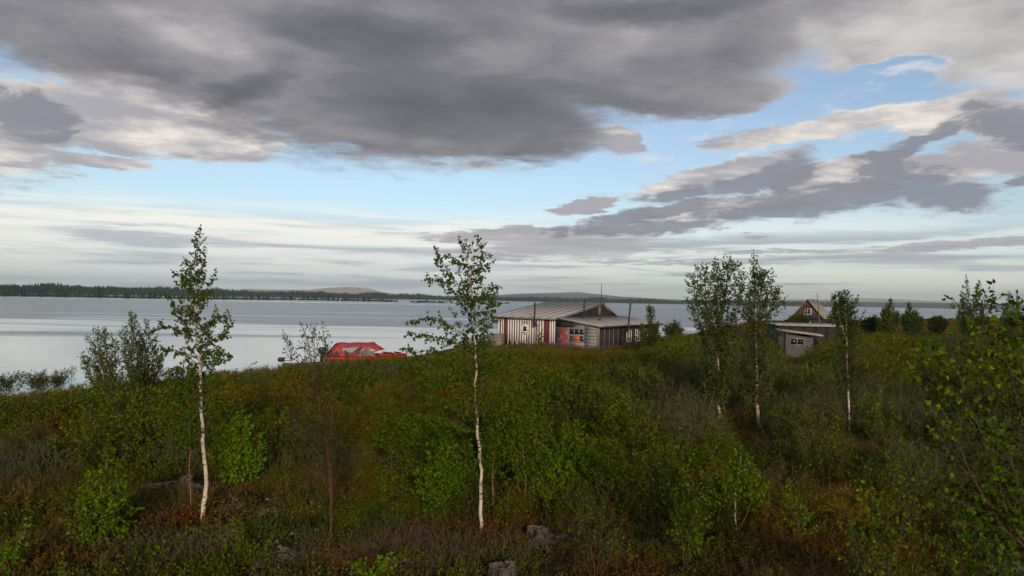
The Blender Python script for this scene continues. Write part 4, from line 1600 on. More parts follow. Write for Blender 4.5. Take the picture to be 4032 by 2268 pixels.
def smooth_path(pts, n, wob, rg_):
    """Catmull-Rom through pts, n samples, small wobble"""
    P = np.asarray(pts, float)
    k = len(P)
    if k == 2:
        t = np.linspace(0, 1, n)[:, None]
        o = P[0] * (1 - t) + P[1] * t
    else:
        Q = np.concatenate([[2 * P[0] - P[1]], P, [2 * P[-1] - P[-2]]])
        u = np.linspace(0, k - 1 - 1e-6, n)
        i = u.astype(int)
        t = (u - i)[:, None]
        a, b, c, d = Q[i], Q[i + 1], Q[i + 2], Q[i + 3]
        o = .5 * (2 * b + (c - a) * t + (2 * a - 5 * b + 4 * c - d) * t ** 2 + (3 * b - a - 3 * c + d) * t ** 3)
    if wob:
        s_ = rg_.normal(0, wob, (n, 3))
        s_[0] = 0
        o = o + (s_ + np.roll(s_, 1, 0)) * .5
    return o


class Plant:
    """stems go to one mesh, twigs and leaves to another"""
    def __init__(s, seed):
        s.rg = np.random.default_rng(seed)
        s.T, s.C = MB(), MB()
        s.lp, s.ld, s.ls = [], [], []

    def leaf(s, p, d, size):
        s.lp.append(p)
        s.ld.append(d)
        s.ls.append(size)

    def twig(s, p, d, L, r_, leaf, lpm, droop, keep=1.0):
        rg_ = s.rg
        n = 4
        pts = [p]
        dd = d
        for k in range(n - 1):
            dd = dd + rg_.normal(0, .16, 3) + np.array([0, 0, -droop * .25])
            dd = dd / np.linalg.norm(dd)
            pts.append(pts[-1] + dd * L / (n - 1))
        pts = np.array(pts)
        s.C.tube(pts, np.linspace(r_, r_ * .4, n), 3, 1, cap=False)
        m = max(1, int(L * lpm * 1.9 + rg_.random()))
        for k in range(m):
            if rg_.random() > keep:
                continue
            t = (k + rg_.random()) / m
            q = t * (n - 1)
            i = min(int(q), n - 2)
            pos = pts[i] + (pts[i + 1] - pts[i]) * (q - i)
            ld = dd * .45 + rg_.normal(0, .55, 3) + np.array([0, 0, -.55 * droop - .1])
            ld = ld / np.linalg.norm(ld)
            s.leaf(pos + ld * .012, ld, leaf * rg_.uniform(.7, 1.3))
        s.leaf(pts[-1], dd + np.array([0, 0, -.3 * droop]), leaf * rg_.uniform(.7, 1.1))

    def stem(s, pts, r0, r1, nb, start, prof, ang=48, leaf=.06, lpm=26, twig=.22, up=.35, droop=.8, sides=7, mat=0, wob=.012, tdens=9.0, keep=1.0, bare=0.0, mesh='T'):
        rg_ = s.rg
        n = max(10, int(len(pts) * 4))
        P = smooth_path(pts, n, wob, rg_)
        tt = np.linspace(0, 1, n)
        rad = r0 + (r1 - r0) * tt ** .85
        (s.T if mesh == 'T' else s.C).tube(P, rad, sides, mat)
        tan = np.gradient(P, axis=0)
        tan /= np.linalg.norm(tan, axis=1)[:, None]
        ph0 = rg_.uniform(0, 6.28)
        nb = int(nb * 1.5)
        for k in range(nb):
            t = start + (1 - start) * ((k + rg_.random() * .9) / nb)
            q = t * (n - 1)
            i = min(int(q), n - 2)
            p = P[i] + (P[i + 1] - P[i]) * (q - i)
            ax = tan[i]
            ph = ph0 + k * 2.4 + rg_.uniform(-.5, .5)
            a = np.cross(ax, (.3, .9, .1))
            a /= np.linalg.norm(a)
            b = np.cross(ax, a)
            rd = a * math.cos(ph) + b * math.sin(ph)
            L = prof(t) * rg_.uniform(.6, 1.2)
            an = R(ang) * rg_.uniform(.75, 1.25)
            d = ax * math.cos(an) + rd * math.sin(an)
            s.branch(p, d, L, max(.0025, rad[i] * .42), leaf, lpm, twig, up, droop, tdens, keep, bare)
        # leafy tip
        s.twig(P[-1], tan[-1], twig * .7, r1, leaf * .9, lpm, droop * .3, keep)

    def branch(s, p, d, L, r_, leaf, lpm, twig, up, droop, tdens, keep=1.0, bare=0.0):
        rg_ = s.rg
        n = 6
        pts = [p]
        dd = d / np.linalg.norm(d)
        for k in range(n - 1):
            dd = dd + rg_.normal(0, .09, 3) + np.array([0, 0, up * .22])
            dd = dd / np.linalg.norm(dd)
            pts.append(pts[-1] + dd * L / (n - 1))
        s.limb(np.array(pts), r_, leaf, lpm, twig, droop, tdens, keep, bare)

    def limb(s, pts, r_, leaf, lpm, twig, droop, tdens, keep=1.0, bare=0.0):
        rg_ = s.rg
        n = len(pts)
        L = np.linalg.norm(np.diff(pts, axis=0), axis=1).sum()
        s.C.tube(pts, np.linspace(r_, max(.0015, r_ * .3), n), 4 if r_ > .006 else 3, 1, cap=False)
        tan = np.gradient(pts, axis=0)
        tan /= np.linalg.norm(tan, axis=1)[:, None] + 1e-9
        m = int(L * tdens * 1.6) + 1
        for k in range(m):
            t = bare + (1 - bare) * (.12 + .88 * (k + rg_.random()) / m)
            t = min(t, .999)
            q = t * (n - 1)
            i = min(int(q), n - 2)
            pos = pts[i] + (pts[i + 1] - pts[i]) * (q - i)
            d2 = tan[i] * .7 + rg_.normal(0, .55, 3) + np.array([0, 0, .12])
            d2 /= np.linalg.norm(d2)
            s.twig(pos, d2, min(twig, L * .6) * rg_.uniform(.5, 1.2) * (1.1 - .5 * t), max(.0015, r_ * .3), leaf, lpm, droop, keep)
        s.twig(pts[-1], tan[-1], min(twig, L * .5) * .7, max(.0015, r_ * .3), leaf, lpm, droop * .5, keep)

    def finish(s, name, label, cat, base, leafm, barkm, twigm, group=None, width=.82, loose=0):
        root = empty(name, base)
        tag(root, label, cat, group)
        b = np.array(base)
        for mb in (s.T, s.C):
            mb.V = [v - b for v in mb.V]
        lp, ld, ls = np.array(s.lp) - b, np.array(s.ld), np.array(s.ls)
        if s.T.n:
            s.T.build('trunk', [barkm, M['bark_brown']], root, smooth=True)
        if loose:
            # the leaves nearest the camera are parts of their own
            dist = np.linalg.norm(lp + b - EYE, axis=1)
            order = np.argsort(dist)
            near, rest = order[:loose], order[loose:]
            protos = []
            for k in range(6):
                mm = MB()
                mm.leaves(np.zeros((1, 3)), np.array([[1.0, 0, 0]]), np.array([1.0]), s.rg, 0, width, var=np.array([(k + .5) / 6]))
                protos.append(mm.mesh('leaf', [leafm]))
            for q in near:
                o = bpy.data.objects.new('leaf', protos[s.rg.integers(0, 6)])
                COL.objects.link(o)
                o.parent = root
                o.location = tuple(lp[q])
                qn = Vector(ld[q]).to_track_quat('X', 'Z')
                o.rotation_euler = (qn.to_matrix() @ Matrix.Rotation(s.rg.uniform(-.9, .9), 3, 'X')).to_euler()
                o.scale = (ls[q],) * 3
            lp, ld, ls = lp[rest], ld[rest], ls[rest]
        s.C.leaves(lp, ld, ls, s.rg, 0, width)
        c = s.C.build('crown', [leafm, twigm], root)
        if loose:
            c['kind'] = 'stuff'
        return root


def px_path(pts, dist, rg_, dep=0.0):
    """picture points at DIST metres, with random depth wander DEP"""
    o, off = [], 0.0
    for k, (x, y) in enumerate(pts):
        o.append(at(x, y, dist + off))
        off += rg_.normal(0, dep) if dep else 0
    return np.array(o)


def lin(pts):
    xs_, ys_ = zip(*pts)
    return lambda t: float(np.interp(t, xs_, ys_))


def base_at(px, py):
    p = on_ground(px, py, 0.0)
    z = hz(p[0], p[1])
    p = on_ground(px, py, z)
    return np.array([p[0], p[1], hz(p[0], p[1])])


# ---- stumps of the foreground
stump('grey lichen-topped stump beside the middle birch', 1352, 1366, .17, .27, 3, [(195, .6), (240, .4), (320, .35), (20, .3), (280, .3)])
stump('hollow dark stump with pale lichen rim at the bottom edge of the view', 1262, 1476, .17, .33, 7, [(215, .35), (300, .3), (350, .2), (100, .2)])
stump('bleached stump with long snaking root near the left birch', 463, 1230, .11, .27, 12, [(182, .85), (200, .6), (235, .4), (300, .35), (345, .3)], lean=.04, hollow=False)
stump('dark hollow stump among leaves in the bottom right corner', 2530, 1440, .16, .34, 15, [(200, .3), (320, .3), (60, .2)])

# ---- the left birch
P_ = Plant(21)
rg_ = P_.rg
b = base_at(508, 1318)
D = b[1]
tr = [(508, 1318), (513, 1270), (518, 1225), (515, 1165), (509, 1090), (506, 1010), (503, 930), (500, 860), (495, 795), (493, 733), (490, 690), (495, 640), (503, 585)]
pp_ = px_path(tr, D, rg_)
pp_[0] = b - np.array([0, 0, .05])
P_.stem(pp_, .044, .005, 36, .38, lin([(0, .3), (.45, .45), (.6, .50), (.72, .36), (.85, .24), (1, .12)]), 46, .047, 28, .17, .45, .75, 9, tdens=8.5)
for br in ([(500, 872), (535, 855), (562, 835), (574, 795)], [(499, 850), (455, 832), (420, 822), (395, 828)], [(501, 905), (460, 885), (425, 880), (405, 892)],
           [(500, 890), (540, 880), (568, 890)], [(497, 800), (470, 790), (447, 775), (428, 752)], [(494, 745), (520, 728), (533, 700)], [(493, 720), (468, 705), (448, 690)],
           [(504, 935), (470, 925), (440, 930)], [(496, 830), (525, 815), (545, 800)], [(503, 920), (530, 915), (552, 905)]):
    P_.limb(smooth_path(px_path(br, D, rg_, .10), 8, .01, rg_), .009, .049, 30, .22, .8, 14)
P_.finish('birch_tree', 'slender white-trunked birch standing alone on the left', 'tree', b, M['birch_leaf_dark'], M['bark'], M['twig'])

# ---- birch sapling close behind its left side
P_ = Plant(22)
rg_ = P_.rg
b = base_at(480, 1300)
D = b[1]
pp_ = px_path([(480, 1300), (478, 1240), (478, 1150), (476, 1080), (470, 1000), (465, 940)], D, rg_)
pp_[0] = b
P_.stem(pp_, .016, .004, 18, .45, lin([(0, .3), (.5, .55), (.8, .45), (1, .2)]), 60, .052, 24, .18, .3, .8, 6, tdens=9)
P_.finish('birch_sapling', 'thin brown-stemmed birch sapling just left of the white trunk', 'tree', b, M['birch_leaf'], M['bark_brown'], M['twig'])

# ---- the middle birch
P_ = Plant(23)
rg_ = P_.rg
b = base_at(1216, 1345)
D = b[1]
tr = [(1216, 1345), (1209, 1300), (1211, 1240), (1209, 1170), (1203, 1110), (1199, 1040), (1195, 990), (1198, 930), (1196, 880), (1192, 820), (1187, 760), (1181, 700), (1172, 650), (1163, 610)]
pp_ = px_path(tr, D, rg_)
pp_[0] = b - np.array([0, 0, .05])
P_.stem(pp_, .034, .004, 32, .34, lin([(0, .3), (.36, .75), (.5, .6), (.7, .45), (.85, .28), (1, .1)]), 44, .049, 26, .17, .5, .8, 9, tdens=7)
for br in ([(1193, 860), (1150, 830), (1100, 800), (1045, 803)], [(1192, 880), (1140, 860), (1080, 845), (1038, 838)], [(1190, 800), (1160, 760), (1130, 720), (1108, 705), (1083, 700)],
           [(1186, 760), (1150, 715), (1120, 670), (1098, 632)], [(1183, 720), (1205, 690), (1215, 640), (1208, 610)], [(1187, 770), (1215, 740), (1238, 725)], [(1190, 800), (1225, 770), (1240, 745)],
           [(1176, 670), (1150, 655), (1128, 645)], [(1180, 700), (1200, 675), (1225, 665)], [(1194, 850), (1225, 830), (1235, 800), (1232, 760)], [(1197, 930), (1130, 895), (1085, 880)],
           [(1198, 960), (1125, 930), (1065, 900), (1030, 885)], [(1196, 985), (1110, 965), (1040, 960)], [(1199, 1040), (1130, 1010), (1060, 990)], [(1198, 930), (1250, 905), (1280, 890)],
           [(1200, 1050), (1255, 1010), (1290, 965)], [(1202, 1090), (1140, 1055), (1070, 1045)]):
    P_.limb(smooth_path(px_path(br, D, rg_, .12), 8, .01, rg_), .009, .051, 26, .21, .85, 13)
P_.finish('birch_tree', 'loose-crowned birch with pale trunk in the middle foreground', 'tree', b, M['birch_leaf_mid'], M['bark'], M['twig'])


def sapling(label, base, tops, leaf=.055, nb=16, spread=.5, bark='bark_brown', leafm='birch_leaf', start=.25, lpm=24, tw=.18, r0=.014, name='birch_sapling', cat='tree', up=.35, droop=.8, tdens=8.0, keep=1.0,
            ang=48, seed=None, dist=None, twm='twig', width=.82, bare=0.0, loose=0, group=None, wob=.012):
    """multi-stemmed young tree: base and stem tops in picture coordinates"""
    seed = seed if seed else int(base[0] * 7 + base[1])
    P_ = Plant(seed)
    rg_ = P_.rg
    if dist:
        q = at(base[0], base[1], dist)
        b = np.array([q[0], q[1], hz(q[0], q[1])])
    else:
        b = base_at(*base)
    D = b[1]
    for k, tp in enumerate(tops):
        path = tp if isinstance(tp, list) else [((base[0] * .6 + tp[0] * .4) + rg_.uniform(-4, 4) + (tp[0] - base[0]) * .12, base[1] * .55 + tp[1] * .45), tp]
        dd = rg_.normal(0, .15, len(path))
        pts = [b - np.array([0, 0, .04])] + [at(x, y, D + dd[i] * (i + 1) / len(path)) for i, (x, y) in enumerate(path)]
        L = np.linalg.norm(pts[-1] - pts[0])
        P_.stem(np.array(pts), r0 * (1 if k == 0 else .75), .003, nb, start, lin([(0, spread * .6), (start, spread), (.6, spread * .85), (.85, spread * .5), (1, spread * .2)]), ang, leaf, lpm, tw, up, droop, 6, tdens=tdens, keep=keep, bare=bare, wob=wob, mat=0 if k == 0 or bark != 'bark' else 1)
    return P_.finish(name, label, cat, b, M[leafm], M[bark], M[twm], width=width, loose=loose, group=group)


# second stem and shrubs round the middle birch
sapling('brown-barked young birch rising right beside the middle birch', (1243, 1300), [[(1241, 1230), (1239, 1150), (1240, 1080), (1238, 1000), (1240, 920)], [(1240, 1170), (1262, 1080), (1300, 1010)]], nb=18, spread=.42, r0=.02)
sapling('dense leafy birch bush low at the left of the middle birch', (1130, 1300), [(1090, 1120), (1140, 1090), (1060, 1180), (1180, 1120), (1110, 1060)], nb=14, spread=.45, start=.12, r0=.009, leaf=.055)
sapling('twin-stemmed young birch between the middle birch and the cabin', (1318, 1290), [[(1322, 1200), (1312, 1100), (1310, 1000), (1320, 900)], [(1300, 1180), (1285, 1060), (1265, 960)], (1372, 960)], nb=20, spread=.42, start=.2, r0=.015)
sapling('low leafy birch shoots behind the stump beside the middle birch', (1375, 1280), [(1360, 1110), (1400, 1150), (1340, 1180), (1430, 1190)], nb=12, spread=.38, start=.15, r0=.008)
sapling('leafy birch bush spreading right of the twin-stemmed young birch', (1440, 1240), [(1420, 1080), (1450, 1060), (1480, 1110), (1395, 1120), (1500, 1150)], nb=12, spread=.42, start=.12, r0=.009)
sapling('leafy birch bush between the red-stemmed young birch and the middle birch', (1060, 1215), [(1050, 1020), (1085, 990), (1030, 1060), (1110, 1040)], nb=13, spread=.45, start=.15, r0=.010)
sapling('red-stemmed young birch with forked top left of the middle birch', (985, 1235), [[(984, 1170), (978, 1120), (965, 1050), (970, 985)], [(985, 1120), (1000, 1060), (1012, 1000)]], nb=16, spread=.40, bark='red_stem', r0=.015, start=.3)
sapling('tall red-stemmed willow fanning out left of the boat', (832, 1372), [[(832, 1250), (826, 1130), (800, 1000), (780, 900), (765, 825)], [(828, 1200), (790, 1080), (745, 950), (718, 850)], [(832, 1180), (835, 1050), (826, 930), (812, 832)],
        [(831, 1220), (815, 1100), (790, 990), (790, 880), (790, 830)], [(830, 1190), (760, 1090), (735, 1010)]], bark='red_stem', leafm='willow_leaf', leaf=.040, nb=19, spread=.42, start=.22, lpm=24, tw=.17, r0=.019, name='willow_bush', cat='bush', up=.6, droop=.3, width=.5, ang=32, tdens=7)
# foreground saplings
sapling('bushy green birch sapling in the lower left', (245, 1392), [[(255, 1300), (262, 1220), (270, 1130)], (205, 1235), (305, 1215), (235, 1200)], nb=15, spread=.34, start=.15, leaf=.05, r0=.014)
sapling('bright green birch shoot at the bottom left edge', (30, 1462), [[(35, 1400), (45, 1360), (62, 1322)], (12, 1390)], nb=9, spread=.14, start=.1, leaf=.06, r0=.008, lpm=22)
sapling('young birch with pale foot right of the white left trunk', (600, 1240), [[(602, 1180), (600, 1120), (606, 1045)], (570, 1080), (650, 1100)], nb=16, spread=.42, bark='bark_brown', start=.2, r0=.016)
sapling('small green shoot on the lichen patch below the left birch', (612, 1420), [(605, 1340), (622, 1370)], nb=8, spread=.13, start=.2, leaf=.04, r0=.005)
sapling('bright shoots poking up at the bottom edge left of centre', (930, 1470), [(893, 1418), (962, 1408), (985, 1425), (915, 1430)], nb=6, spread=.12, start=.3, leaf=.065, r0=.005, lpm=18)
sapling('young birch with short white stem in the right foreground', (1853, 1345), [[(1850, 1290), (1848, 1240), (1860, 1180), (1862, 1135)], (1905, 1195), (1810, 1200)], nb=15, spread=.40, bark='bark', start=.42, r0=.017)
sapling('open red-twigged birch sapling left of the small white-stemmed one', (1722, 1430), [[(1715, 1350), (1700, 1280), (1692, 1225)], (1745, 1240), (1768, 1270)], nb=11, spread=.26, bark='red_stem', start=.2, r0=.011, leaf=.05)
sapling('thin red-stemmed bush right of the grey stumps', (1500, 1470), [[(1490, 1400), (1470, 1330), (1465, 1260)], (1520, 1270), (1440, 1320), (1555, 1330)], nb=9, spread=.26, bark='red_stem', leafm='willow_leaf', start=.25, r0=.010, leaf=.04, lpm=18, name='willow_bush', cat='bush')
sapling('short green birch shoot low in the right foreground', (2010, 1350), [(1990, 1222), (2022, 1280)], nb=10, spread=.22, start=.15, r0=.008, leaf=.05)
sapling('leafy birch bush in the gap between the twin birches and the white stem', (1770, 1210), [(1760, 1130), (1790, 1120), (1735, 1160), (1675, 1130)], nb=12, spread=.36, start=.2, r0=.009, leaf=.045)
sapling('golden-leaved bush yellowing below the left willows', (290, 1110), [(262, 1050), (300, 1035), (335, 1060), (365, 1068), (240, 1085)], nb=12, spread=.45, start=.15, leafm='gold_leaf', leaf=.05, r0=.01, name='dwarf_birch', cat='bush')
sapling('yellow-tipped bush at the left edge of the thicket', (10, 1175), [(5, 1110), (25, 1125), (-15, 1120)], nb=10, spread=.3, start=.15, leafm='gold_leaf', leaf=.05, r0=.008, name='dwarf_birch', cat='bush')
# near trees at the right edge: big leaves, feet below the frame
sapling('leafy young birch nearest the viewer at the bottom right', (2238, 1640), [[(2235, 1500), (2230, 1400), (2236, 1310), (2262, 1135)], [(2232, 1400), (2200, 1290), (2170, 1160)], [(2240, 1420), (2290, 1290), (2320, 1180)], (2140, 1320), (2330, 1330)],
        nb=13, spread=.32, start=.32, leaf=.045, r0=.013, lpm=17, bark='dark_stem', tdens=6, loose=130)
sapling('tall near birch with big leaves leaning in from the right edge', (2640, 1900), [[(2620, 1500), (2540, 1300), (2470, 1110), (2420, 960), (2390, 870)], [(2630, 1400), (2590, 1150), (2540, 950), (2480, 830), (2468, 755)], [(2640, 1400), (2640, 1100), (2585, 880), (2560, 770)],
        [(2600, 1450), (2520, 1330), (2440, 1180), (2370, 1020), (2345, 900)], [(2640, 1500), (2560, 1370), (2500, 1260), (2440, 1230)]], nb=20, spread=.38, start=.30, leaf=.043, r0=.020, lpm=17, bark='dark_stem', tdens=6.0, dist=5.6, tw=.16, loose=300)
sapling('second near birch filling the right bottom corner', (2480, 1700), [[(2475, 1500), (2460, 1380), (2440, 1280)], (2400, 1290), (2540, 1290), (2520, 1370), (2380, 1380)], nb=14, spread=.36, start=.25, leaf=.044, r0=.013, lpm=17, bark='dark_stem', tdens=6, loose=100)

# ---- twin birches right of the cabin
P_ = Plant(31)
rg_ = P_.rg
b = base_at(1810, 1068)
D = b[1]
pp_ = px_path([(1811, 1068), (1810, 1030), (1806, 1000), (1809, 960), (1806, 900), (1807, 850), (1808, 790), (1805, 720), (1800, 660)], D, rg_)
pp_[0] = b
P_.stem(pp_, .068, .006, 80, .15, lin([(0, .3), (.2, .75), (.36, .85), (.48, 1.2), (.62, .85), (.8, .42), (1, .10)]), 44, .066, 19, .28, .6, .6, 8, tdens=6)
for st_ in ([(1809, 900), (1770, 830), (1752, 760), (1742, 700)], [(1808, 860), (1780, 790), (1775, 720), (1770, 680)], [(1808, 840), (1825, 760), (1830, 690), (1835, 668)]):
    P_.stem(px_path(st_, D, rg_, .25), .03, .005, 18, .2, lin([(0, .6), (.4, .7), (.8, .4), (1, .15)]), 44, .064, 16, .24, .6, .6, 5, mat=1, tdens=6)
P_.finish('birch_tree', 'left one of the dense twin birches right of the cabin', 'tree', b, M['birch_leaf_dark'], M['bark'], M['twig'], group='twin birches')
P_ = Plant(32)
rg_ = P_.rg
b = base_at(1909, 1082)
D = b[1]
pp_ = px_path([(1909, 1082), (1906, 1040), (1903, 1000), (1904, 950), (1903, 890), (1902, 830), (1900, 760), (1898, 700), (1896, 645)], D, rg_)
pp_[0] = b
P_.stem(pp_, .066, .006, 70, .18, lin([(0, .3), (.25, .8), (.42, .75), (.52, .95), (.66, .6), (.82, .32), (1, .10)]), 46, .062, 17, .28, .6, .6, 8, tdens=5.5)
for st_ in ([(1903, 860), (1875, 790), (1862, 730), (1858, 675)], [(1902, 850), (1930, 800), (1948, 760), (1950, 735)], [(1902, 800), (1915, 730), (1918, 690)]):
    P_.stem(px_path(st_, D, rg_, .25), .03, .005, 17, .2, lin([(0, .5), (.4, .6), (.8, .35), (1, .15)]), 44, .064, 16, .24, .6, .6, 5, mat=1, tdens=6)
P_.finish('birch_tree', 'right one of the dense twin birches, topped by the highest tip', 'tree', b, M['birch_leaf_dark'], M['bark'], M['twig'], group='twin birches')
sapling('thin reddish birch stem standing close between the twin trunks', (1824, 1058), [[(1822, 1020), (1820, 980), (1822, 930), (1815, 880)]], nb=14, spread=.5, start=.4, leafm='birch_leaf_dark', leaf=.07, r0=.02, lpm=18)

# ---- birch before the shed
P_ = Plant(33)
rg_ = P_.rg
b = base_at(2137, 1100)
D = b[1]
pp_ = px_path([(2137, 1100), (2135, 1050), (2134, 1000), (2133, 950), (2131, 890), (2130, 830), (2128, 780), (2127, 742)], D, rg_)
pp_[0] = b
P_.stem(pp_, .042, .006, 70, .32, lin([(0, .3), (.35, .7), (.6, .9), (.8, .5), (1, .12)]), 42, .054, 13, .24, .6, .6, 8, tdens=5)
P_.stem(px_path([(2131, 860), (2115, 810), (2108, 770), (2103, 745)], D, rg_, .1), .02, .004, 14, .2, lin([(0, .45), (1, .15)]), 42, .06, 18, .2, .5, .6, 5, tdens=7)
P_.finish('birch_tree', 'slim birch standing in front of the black shed', 'tree', b, M['birch_leaf_mid'], M['bark'], M['twig'])

# ---- willows on the left bank
sapling('tall middle willow of the group above the left bank', (335, 1045), [[(332, 980), (330, 900), (332, 840), (331, 792)], (310, 830), (350, 850)], dist=None, nb=22, spread=.55, start=.2, leafm='far_leaf', leaf=.06, r0=.03, name='willow_tree', bark='dark_stem', width=.6, up=.6, droop=.3, ang=36, tdens=9, lpm=25)
sapling('left willow of the group above the left bank', (285, 1045), [[(280, 960), (268, 890), (262, 832)], (222, 850), (240, 830), (290, 860), (210, 895)], nb=18, spread=.55, start=.25, leafm='far_leaf', leaf=.06, r0=.028, name='willow_tree', bark='dark_stem', width=.6, up=.6, droop=.3, ang=36, tdens=9, lpm=24)
sapling('right willow of the group, next to the white birch', (360, 1040), [[(362, 960), (366, 880), (370, 812)], (392, 850), (350, 830), (405, 900)], nb=18, spread=.55, start=.2, leafm='far_leaf', leaf=.06, r0=.028, name='willow_tree', bark='dark_stem', width=.6, up=.6, droop=.3, ang=36, tdens=9, lpm=24)
sapling('small willow standing alone on the bank edge left of the willow group', (184, 960), [(182, 922), (176, 938)], nb=9, spread=.22, start=.2, leafm='willow_leaf', leaf=.05, r0=.012, name='willow_bush', cat='bush', bark='grey_twig', width=.55, up=.5, droop=.2)
for k, (lab, bx_, tps) in enumerate((('grey willow bush at the far left end of the bank', (20, 992), [(5, 955), (30, 950), (55, 940), (15, 965), (-15, 950)]),
                                     ('grey willow bush second from the left end of the bank', (92, 990), [(68, 945), (85, 955), (105, 940), (100, 960), (115, 958)]),
                                     ('low grey willow bush third from the left end of the bank', (140, 978), [(130, 958), (150, 955), (165, 940), (142, 950)]))):
    sapling(lab, bx_, tps, nb=12, spread=.45, start=.2, leafm='willow_leaf', leaf=.055, r0=.01, name='willow_bush', cat='bush', bark='grey_twig', width=.5, up=.5, droop=.2, lpm=20)

# ---- bushes round the cabin
sapling('tall willow growing in front of the cabin side windows', (1640, 905), [[(1638, 850), (1636, 800), (1634, 778)], (1615, 820), (1655, 815), (1650, 840)], dist=57, nb=26, spread=.8, start=.12, leafm='far_leaf', leaf=.11, r0=.035, name='willow_tree', lpm=12, tw=.35, up=.7, droop=.2, ang=34, tdens=6, width=.55, bark='grey_twig')
sapling('round willow bush below the first side window of the cabin', (1590, 905), [(1580, 862), (1597, 850), (1570, 870), (1608, 868)], dist=56, nb=14, spread=.5, start=.15, leafm='far_leaf', leaf=.10, r0=.02, name='willow_bush', cat='bush', lpm=12, tw=.3, up=.6, droop=.2, tdens=6, width=.55)
sapling('thin pale sapling in front of the stripes by the stove pipe', (1358, 905), [(1355, 845), (1362, 832), (1348, 870)], dist=52, nb=10, spread=.3, start=.3, leaf=.09, r0=.015, lpm=9, tw=.25)
sapling('thin sapling in front of the striped wall under the white window', (1322, 905), [(1325, 850), (1316, 868)], dist=52, nb=8, spread=.25, start=.3, leaf=.09, r0=.013, lpm=8, tw=.25)
sapling('bush right of the cabin on the bank', (1690, 850), [(1680, 825), (1700, 815), (1712, 828)], dist=72, nb=16, spread=.9, start=.1, leafm='far_leaf', leaf=.13, r0=.02, name='willow_bush', cat='bush', lpm=11, tw=.4, tdens=6, width=.55)
sapling('bush on the bank just left of the cabin', (1215, 880), [(1205, 855), (1225, 850), (1235, 862)], dist=57, nb=12, spread=.5, start=.1, leafm='far_leaf', leaf=.10, r0=.015, name='willow_bush', cat='bush', lpm=11, tw=.3, tdens=6, width=.55)
for lab, bx_, tps, ds in (('tall twin-tipped dark tree on the right skyline', (2440, 880), [[(2436, 800), (2430, 700)], [(2450, 800), (2462, 712)], (2420, 740), (2475, 760), (2412, 790)], 74),
                          ('pointed dark bush on the skyline right of the shed', (2238, 850), [(2240, 758), (2222, 785), (2258, 790), (2210, 805)], 92),
                          ('smaller pointed dark bush beside it on the skyline', (2292, 850), [(2288, 768), (2305, 790), (2275, 795), (2318, 805)], 92),
                          ('dark tree at the right border behind the near birch', (2548, 880), [(2540, 740), (2560, 760), (2525, 775)], 66),
                          ('dark tree cut by the right border', (2600, 880), [(2590, 750), (2570, 790)], 62),
                          ('low dark bush left of the pointed skyline bushes', (2190, 850), [(2185, 808), (2200, 800), (2170, 815)], 96),
                          ('dark bush under the eaves of the steep-roofed house', (2000, 835), [(1998, 806), (2010, 800), (1985, 812), (2030, 806)], 118),
                          ('bush between the twin birches and the shed', (1965, 880), [(1955, 838), (1975, 842), (1940, 850)], 76),
                          ('dark bushy tree right of the steep roof behind the slim birch', (2108, 870), [(2100, 770), (2115, 755), (2085, 800), (2140, 785), (2155, 815)], 84),
                          ('low bush on the skyline between the pointed bushes and the tall dark tree', (2350, 845), [(2345, 808), (2362, 802), (2375, 812)], 100)):
    sapling(lab, bx_, tps, dist=ds, nb=24, spread=1.0 * ds / 80, start=.08, leafm='far_leaf', leaf=.17 * ds / 80, r0=.06, name='willow_tree', bark='grey_twig', lpm=9, tw=.5, up=.7, droop=.2, ang=36, tdens=4.5, width=.6)


def spruce(label, px, py, top, dist):
    p = at(px, py, dist)
    b = np.array([p[0], p[1], hz(p[0], p[1])])
    h_ = at(px, top, dist)[2] - b[2]
    rg_ = np.random.default_rng(int(px))
    root = empty('spruce_sapling', b)
    tag(root, label, 'tree')
    m = MB()
    m.tube([(0, 0, -.1), (0, 0, h_)], [.03 * h_, .004], 6)
    m.build('trunk', M['twig'], root)
    m = MB()
    lp, ld, ls = [], [], []
    for k in range(int(18 * h_)):
        t = rg_.uniform(.08, 1) ** .8
        a = rg_.uniform(0, 6.28)
        L = h_ * .30 * (1 - t) + .05
        d = np.array([math.cos(a), math.sin(a), -.25 + .5 * t])
        for q in np.linspace(.15, 1, 7):
            for s_ in range(2):
                lp.append(np.array([0, 0, t * h_]) + d * L * q)
                ld.append(d + rg_.normal(0, .5, 3))
                ls.append(h_ * rg_.uniform(.05, .09))
    m.leaves(np.array(lp), np.array(ld), np.array(ls), rg_, 0, .4)
    m.build('crown', [M['needle']], root)


spruce('small dark spruce between the cabin and the twin birches', 1694, 915, 858, 50)
spruce('little spruce in the thicket in front of the twin birches', 1582, 1010, 965, 33)

# ------------------------------------------------------------------ undergrowth that nobody could count
PROTO = {}


